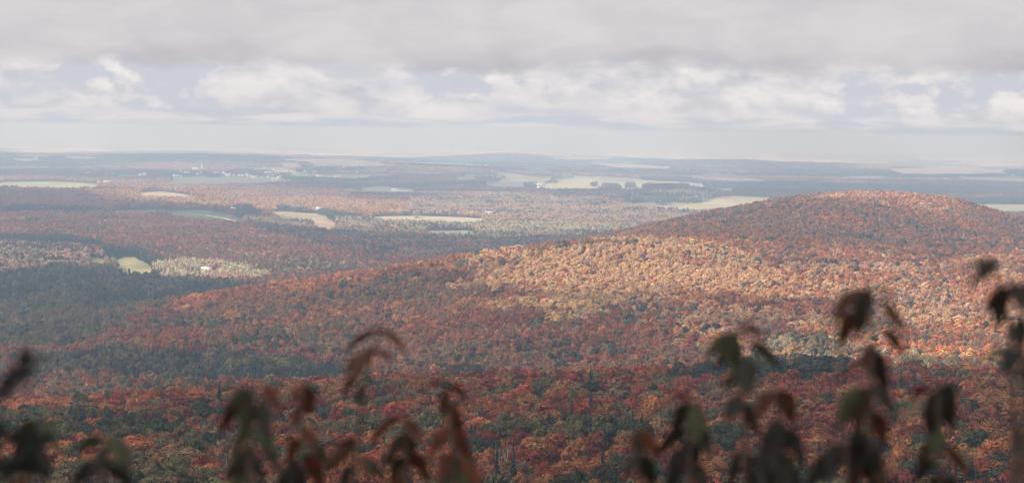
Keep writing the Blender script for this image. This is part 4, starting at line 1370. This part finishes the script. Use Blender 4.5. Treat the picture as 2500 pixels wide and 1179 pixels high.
def leaf_mesh(p0, p1, width, sag, twist, mat, n=9):
    """long ovate leaf from stalk p0 to tip p1, arched, folded along its midrib"""
    ax = p1 - p0; L_ = ax.length
    view = Vector((0, 1, 0))
    side = ax.cross(view).normalized()
    side = (Matrix.Rotation(twist, 3, ax.normalized()) @ side)
    nrm = side.cross(ax).normalized()
    V = []; Q = []
    up = Vector((0, 0, 1))
    for i in range(n):
        t_ = i / (n - 1)
        mid = p0 + ax * t_ + up * (sag * L_ * 4 * t_ * (1 - t_)) * (1 - .3 * t_)
        w = width * .5 * (math.sin(math.pi * t_ ** .78) ** 1.05 if 0 < t_ < 1 else .02)
        wav = 1 + .06 * math.sin(i * 2.3)
        V += [tuple(mid - side * w * wav + nrm * w * .30), tuple(mid - side * w * .5 + nrm * w * .10), tuple(mid), tuple(mid + side * w * .5 + nrm * w * .10), tuple(mid + side * w * wav + nrm * w * .30)]
        if i:
            for k in range(4):
                a0 = (i - 1) * 5 + k
                Q.append((a0, a0 + 1, a0 + 6, a0 + 5))
    return mesh_from('leaf', V, Q, [mat], smooth=True)


SHOOTS = [  # depth, label, stem polyline, leaves (x0,y0,x1,y1,width,colour)
    (3.7, 'slender sapling with drooping bronze leaves, its tip just left of the picture centre',
     [(925, 812), (905, 880), (885, 980), (870, 1120), (865, 1240)],
     [(930, 808, 836, 868, 26, 'b'), (925, 806, 994, 864, 24, 'b'), (902, 845, 862, 932, 46, 'b'), (888, 862, 838, 920, 28, 'b'), (905, 860, 966, 888, 20, 'r'), (880, 915, 834, 972, 26, 'b'), (890, 935, 868, 990, 22, 'g'), (915, 812, 955, 830, 22, 'r')]),
    (3.2, 'bushy dark green sapling drooping low, left of centre',
     [(622, 952), (615, 1040), (612, 1120), (605, 1260)],
     [(622, 955, 548, 1005, 34, 'g'), (606, 962, 532, 1070, 44, 'd'), (618, 968, 590, 1075, 58, 'g'), (635, 955, 694, 1015, 40, 'r'), (632, 975, 655, 1080, 54, 'd'), (612, 1035, 556, 1120, 46, 'g'),
      (625, 1075, 690, 1172, 48, 'd'), (608, 1085, 596, 1190, 60, 'd'), (622, 1040, 668, 1110, 44, 'g'), (610, 1100, 540, 1175, 50, 'd')]),
    (3.9, 'small reddish sapling right of the bushy dark green one',
     [(742, 940), (735, 1020), (738, 1120), (745, 1250)],
     [(740, 943, 700, 990, 32, 'r'), (745, 942, 758, 1020, 46, 'b'), (736, 990, 712, 1050, 34, 'r'), (738, 1040, 775, 1110, 38, 'b'), (736, 1075, 700, 1140, 38, 'r'), (742, 1110, 790, 1200, 50, 'r'), (740, 1140, 720, 1220, 44, 'd')]),
    (3.6, 'tall reddish sapling with narrow hanging leaves at low centre',
     [(1092, 935), (1098, 1000), (1108, 1090), (1120, 1250)],
     [(1092, 945, 1082, 1036, 34, 'b'), (1098, 985, 1134, 1085, 38, 'r'), (1106, 1050, 1162, 1150, 44, 'r'), (1100, 1040, 1044, 1128, 40, 'r'), (1092, 940, 1142, 985, 26, 'b'), (1090, 935, 1036, 942, 16, 'r'), (1112, 1100, 1090, 1195, 46, 'd'), (1115, 1120, 1175, 1190, 44, 'r')]),
    (3.8, 'arching dark red sapling just left of the tall reddish one',
     [(988, 1018), (990, 1080), (995, 1140), (1000, 1260)],
     [(986, 1018, 906, 1062, 26, 'r'), (988, 1018, 1034, 1086, 34, 'r'), (992, 1055, 1002, 1145, 42, 'r'), (985, 1058, 932, 1150, 36, 'd'), (995, 1110, 1050, 1185, 44, 'r'), (995, 1120, 950, 1195, 44, 'd'), (962, 1026, 900, 1100, 22, 'r')]),
    (3.3, 'leafy sapling with two pale lit leaves at bottom left',
     [(262, 1068), (258, 1120), (250, 1180), (245, 1260)],
     [(256, 1072, 182, 1112, 32, 'g'), (266, 1068, 334, 1128, 34, 'p'), (262, 1075, 322, 1162, 40, 'g'), (256, 1085, 216, 1170, 50, 'd'), (262, 1120, 292, 1142, 24, 'p'), (255, 1125, 330, 1200, 46, 'd'), (252, 1130, 170, 1190, 48, 'd')]),
    (3.4, 'dark drooping sapling in the bottom left corner with one pale leaf',
     [(96, 1030), (85, 1100), (75, 1180), (70, 1260)],
     [(100, 1032, 150, 1034, 10, 'd'), (92, 1036, 142, 1108, 34, 'p'), (90, 1045, 30, 1128, 44, 'd'), (88, 1060, 62, 1158, 50, 'd'), (85, 1085, 120, 1180, 50, 'd'), (80, 1100, 8, 1175, 54, 'd'), (95, 1034, 40, 1060, 34, 'g')]),
    (3.3, 'sapling with a broad dark green top leaf, left of the tallest on the right',
     [(1792, 808), (1800, 880), (1812, 980), (1820, 1100), (1825, 1260)],
     [(1788, 812, 1718, 882, 34, 'g'), (1795, 808, 1786, 900, 74, 'g'), (1800, 808, 1880, 838, 18, 'b'), (1830, 836, 1908, 905, 34, 'd'), (1790, 850, 1738, 908, 40, 'd'), (1802, 872, 1834, 968, 60, 'd'), (1808, 892, 1862, 892, 24, 'p'),
      (1806, 925, 1760, 945, 30, 'g'), (1812, 960, 1770, 1040, 46, 'd'), (1815, 990, 1860, 1070, 50, 'd')]),
    (3.1, 'tallest sapling on the right with long drooping dark leaves',
     [(2122, 700), (2126, 780), (2128, 860), (2125, 960), (2120, 1100), (2118, 1260)],
     [(2110, 706, 2020, 806, 34, 'b'), (2122, 704, 2094, 834, 50, 'd'), (2134, 700, 2192, 730, 16, 'b'), (2150, 728, 2218, 832, 26, 'b'), (2092, 762, 2044, 862, 42, 'b'), (2152, 796, 2216, 884, 26, 'r'), (2128, 838, 2122, 926, 42, 'r'),
      (2132, 868, 2172, 972, 50, 'd'), (2118, 890, 2028, 950, 20, 'b'), (2136, 935, 2196, 1030, 48, 'd'), (2118, 945, 2040, 1050, 56, 'g'), (2122, 975, 2094, 1080, 60, 'b'), (2128, 1000, 2160, 1100, 54, 'r')]),
    (3.2, 'sapling with two broad hanging dark leaves in the lower right',
     [(2292, 942), (2290, 1000), (2296, 1100), (2300, 1260)],
     [(2290, 946, 2214, 990, 28, 'b'), (2290, 944, 2272, 1084, 58, 'd'), (2298, 942, 2332, 1056, 74, 'd'), (2262, 990, 2192, 1012, 16, 'p'), (2296, 1040, 2270, 1130, 46, 'g')]),
    (3.2, 'small twig with one dark leaf and curling side leaves at upper right',
     [(2422, 628), (2440, 690), (2462, 780), (2472, 900), (2478, 1260)],
     [(2422, 632, 2394, 694, 44, 'd'), (2406, 655, 2362, 714, 22, 'd'), (2412, 636, 2358, 650, 16, 'b')]),
    (2.9, 'sapling at the right edge with very broad dark leaves',
     [(2478, 690), (2496, 780), (2500, 880), (2505, 1000), (2508, 1260)],
     [(2472, 692, 2440, 812, 84, 'd'), (2456, 700, 2394, 780, 24, 'b'), (2484, 692, 2536, 775, 66, 'd'), (2498, 770, 2488, 862, 46, 'd'), (2496, 862, 2398, 874, 36, 'p'), (2498, 868, 2440, 925, 52, 'd'), (2500, 880, 2530, 960, 60, 'd')]),
    (3.4, 'dense dark sapling hanging low between the broad topped and tallest ones',
     [(1898, 950), (1900, 1020), (1904, 1100), (1908, 1260)],
     [(1900, 952, 1938, 1044, 48, 'b'), (1894, 955, 1842, 1034, 36, 'r'), (1900, 1020, 1884, 1145, 74, 'd'), (1905, 1050, 1972, 1150, 50, 'd'), (1902, 1080, 1850, 1180, 56, 'd'), (1904, 1110, 1930, 1210, 60, 'd')]),
    (3.5, 'dark sapling with clustered hanging leaves, lower right of centre',
     [(1690, 980), (1688, 1050), (1684, 1130), (1680, 1260)],
     [(1690, 984, 1640, 1066, 48, 'd'), (1692, 984, 1704, 1085, 56, 'g'), (1688, 975, 1630, 962, 20, 'r'), (1686, 1050, 1592, 1126, 46, 'd'), (1688, 1065, 1678, 1175, 58, 'd'), (1690, 1040, 1740, 1120, 48, 'd'), (1684, 1110, 1620, 1195, 56, 'd')]),
    (3.5, 'low sapling with a few dark leaves beside the clustered dark one',
     [(1562, 1045), (1560, 1110), (1560, 1180), (1560, 1260)],
     [(1562, 1048, 1550, 1136, 46, 'g'), (1564, 1048, 1602, 1120, 36, 'r'), (1560, 1100, 1520, 1180, 44, 'd'), (1560, 1110, 1600, 1200, 50, 'd')]),
    (3.0, 'darkest broad leaved sapling at the bottom edge under the tallest one',
     [(2065, 1080), (2068, 1150), (2070, 1200), (2072, 1260)],
     [(2064, 1084, 2010, 1180, 64, 'd'), (2068, 1084, 2096, 1200, 76, 'd'), (2072, 1060, 2160, 1140, 56, 'd'), (2070, 1120, 2180, 1210, 70, 'd'), (2066, 1110, 1960, 1200, 64, 'd')]),
]
def _gz(x, y):
    u_, d_2 = uv_of(np.array([x]), np.array([y]))
    return float(canopy_z(np.clip(u_, -6000, 8500), d_2)[0]) - TREE_H


lr = random.Random(9)
for (Yd, lab, stem, leaves) in SHOOTS:
    leaves = list(leaves)
    for k_ in range(8 if 300 < stem[0][0] < 2400 else 5):      # the lower foliage of each sapling
        yb = lr.uniform(1050, 1215)
        if yb < stem[0][1] + 120:
            continue
        xb = np.interp(yb, [p_[1] for p_ in stem], [p_[0] for p_ in stem])
        sd_ = lr.choice([-1, 1])
        leaves.append((xb + sd_ * 8, yb, xb + sd_ * lr.uniform(30, 85), yb + lr.uniform(60, 120), lr.uniform(24, 42), lr.choice('dbbrgd')))
    base = at(*stem[-1], Yd)
    gp = Vector((base.x, base.y, _gz(base.x, base.y)))
    r = bpy.data.objects.new('sapling', None); COL.objects.link(r)
    r.location = gp
    r['label'] = lab; r['category'] = 'sapling'; r['group'] = 'blurred saplings in front of the lookout'
    pts = [at(px, py, Yd) - gp for px, py in stem] + [Vector((.02, 0, (base.z - gp.z) * .5)), Vector((0, 0, -.05))]
    n = len(pts)
    v, q_ = tube(pts, [.0024 + .0040 * (i / (n - 1)) for i in range(n)], 6)
    link('stem', mesh_from('stem', [tuple(x_) for x_ in v], q_, [M_TWIG], smooth=True), r)
    for (x0, y0, x1, y1, w, ck) in leaves:
        dyy = lr.uniform(-.16, .16)
        p0 = at(x0, y0, Yd + dyy * .3) - gp; p1 = at(x1, y1, Yd + dyy) - gp
        me = leaf_mesh(p0, p1, w * Yd / F * (1.08 if y0 < 960 else .95), lr.uniform(.06, .14) * (1 if abs(x1 - x0) > 25 else .2), lr.uniform(-.8, .8), LM[ck])
        lf = link('leaf', me, r)
        # stalk from the stem to the leaf
        j = min(range(len(stem)), key=lambda k_: (stem[k_][0] - x0) ** 2 + (stem[k_][1] - y0) ** 2)
        sp_ = pts[j]
        if (sp_ - p0).length > .004:
            v, q_ = tube([sp_, (sp_ + p0) * .5 + Vector((0, 0, .004)), p0], [.0011, .0009, .0008], 4)
            link('stalk', mesh_from('stalk', [tuple(x_) for x_ in v], q_, [M_TWIG], smooth=True), r)

# spruce boughs at the left edge
def bough(path, Yd, lab, wpx, seed):
    r_ = random.Random(seed)
    pts = [at(px, py, Yd) for px, py in path]
    root = bpy.data.objects.new('young_spruce', None); COL.objects.link(root)
    gx, gy = pts[0].x - .35, pts[0].y
    gp = Vector((gx, gy, _gz(gx, gy))); root.location = gp
    root['label'] = lab; root['category'] = 'young spruce'; root['group'] = 'dark young spruces at the left edge'
    loc = [p_ - gp for p_ in pts]
    tr_pts = [Vector((0, 0, -.05)), Vector((.01, 0, loc[0].z * .5)), Vector((.0, 0, loc[0].z)), Vector((0, 0, loc[0].z + .25))]
    v, q_ = tube(tr_pts, [.012, .010, .007, .002], 6)
    link('stem', mesh_from('stem', [tuple(x_) for x_ in v], q_, [M_TWIG]), root)
    V = []; Q = []
    chain = [tr_pts[2]] + loc
    v, q_ = tube(chain, [.005 - .004 * i / (len(chain) - 1) for i in range(len(chain))], 5)
    br = link('branch', mesh_from('branch', [tuple(x_) for x_ in v], q_, [M_TWIG]), root)
    tw = []
    for a_, b_ in zip(chain[:-1], chain[1:]):
        tw.append((a_, b_))
        for k in range(9):
            f = (k + .5) / 9
            s = a_.lerp(b_, f)
            dirn = (b_ - a_).normalized()
            sd = Vector((-dirn.z, r_.uniform(-.5, .5), dirn.x)) * r_.choice([-1, 1])
            tw.append((s, s + (dirn * .8 + sd * .55).normalized() * wpx * Yd / F * r_.uniform(.6, 1.1)))
    for a_, b_ in tw:
        ax = (b_ - a_); ln = ax.length; ax.normalize()
        for k in range(int(ln / .0013)):
            p_ = a_ + ax * (k * .0013)
            rv = Vector((r_.gauss(0, 1), r_.gauss(0, 1), r_.gauss(0, 1)))
            n_ = (rv - ax * rv.dot(ax)).normalized()
            tip = p_ + (n_ * .8 + ax * .7).normalized() * r_.uniform(.014, .023)
            sdv = ax.cross(n_) * .0013
            i0 = len(V); V += [tuple(p_ - sdv), tuple(p_ + sdv), tuple(tip + sdv * .3), tuple(tip - sdv * .3)]
            Q.append((i0, i0 + 1, i0 + 2, i0 + 3))
    m = LM['d']
    link('needles', mesh_from('needles', V, Q, [mat_simple('dark_needles', (.022, .028, .022), scale=20)]), root, kind='stuff')


bough([(-60, 1020), (0, 965), (40, 920), (74, 882)], 3.2, 'dark spruce bough reaching up into the left edge of the picture', 42, 1)
bough([(-60, 1075), (0, 1060), (50, 1085), (110, 1062)], 3.3, 'dark lower spruce bough behind the bottom left sapling', 40, 2)
bough([(-60, 1140), (-10, 1120), (30, 1150), (70, 1130)], 3.1, 'lowest dark spruce bough in the bottom left corner', 55, 3)

# ------------------------------------------------------------------ haze
HZ0, HZ1 = float(GZ.min()) - 1.0, CAMZ + 32.0
mh, t, out = material('haze_air')
pv_ = t.new('ShaderNodeVolumePrincipled')
pv_.inputs['Color'].default_value = (.52, .72, 1.0, 1)
pv_.inputs['Absorption Color'].default_value = (.54, .52, 1, 1)      # next to no absorption: blue scatters most, far things pale out
pv_.inputs['Density'].default_value = 1.42e-4
pv_.inputs['Anisotropy'].default_value = .38
t.l.new(pv_.outputs[0], out.inputs['Volume'])
v, q_ = box(-52000, 52000, -52000, 52000, HZ0, HZ1)
hz = link('haze', mesh_from('haze', v, q_, [mh]), kind='stuff', label='thin autumn haze over the whole plain')
print('zrange', GZ.min(), GZ.max(), 'n', N)
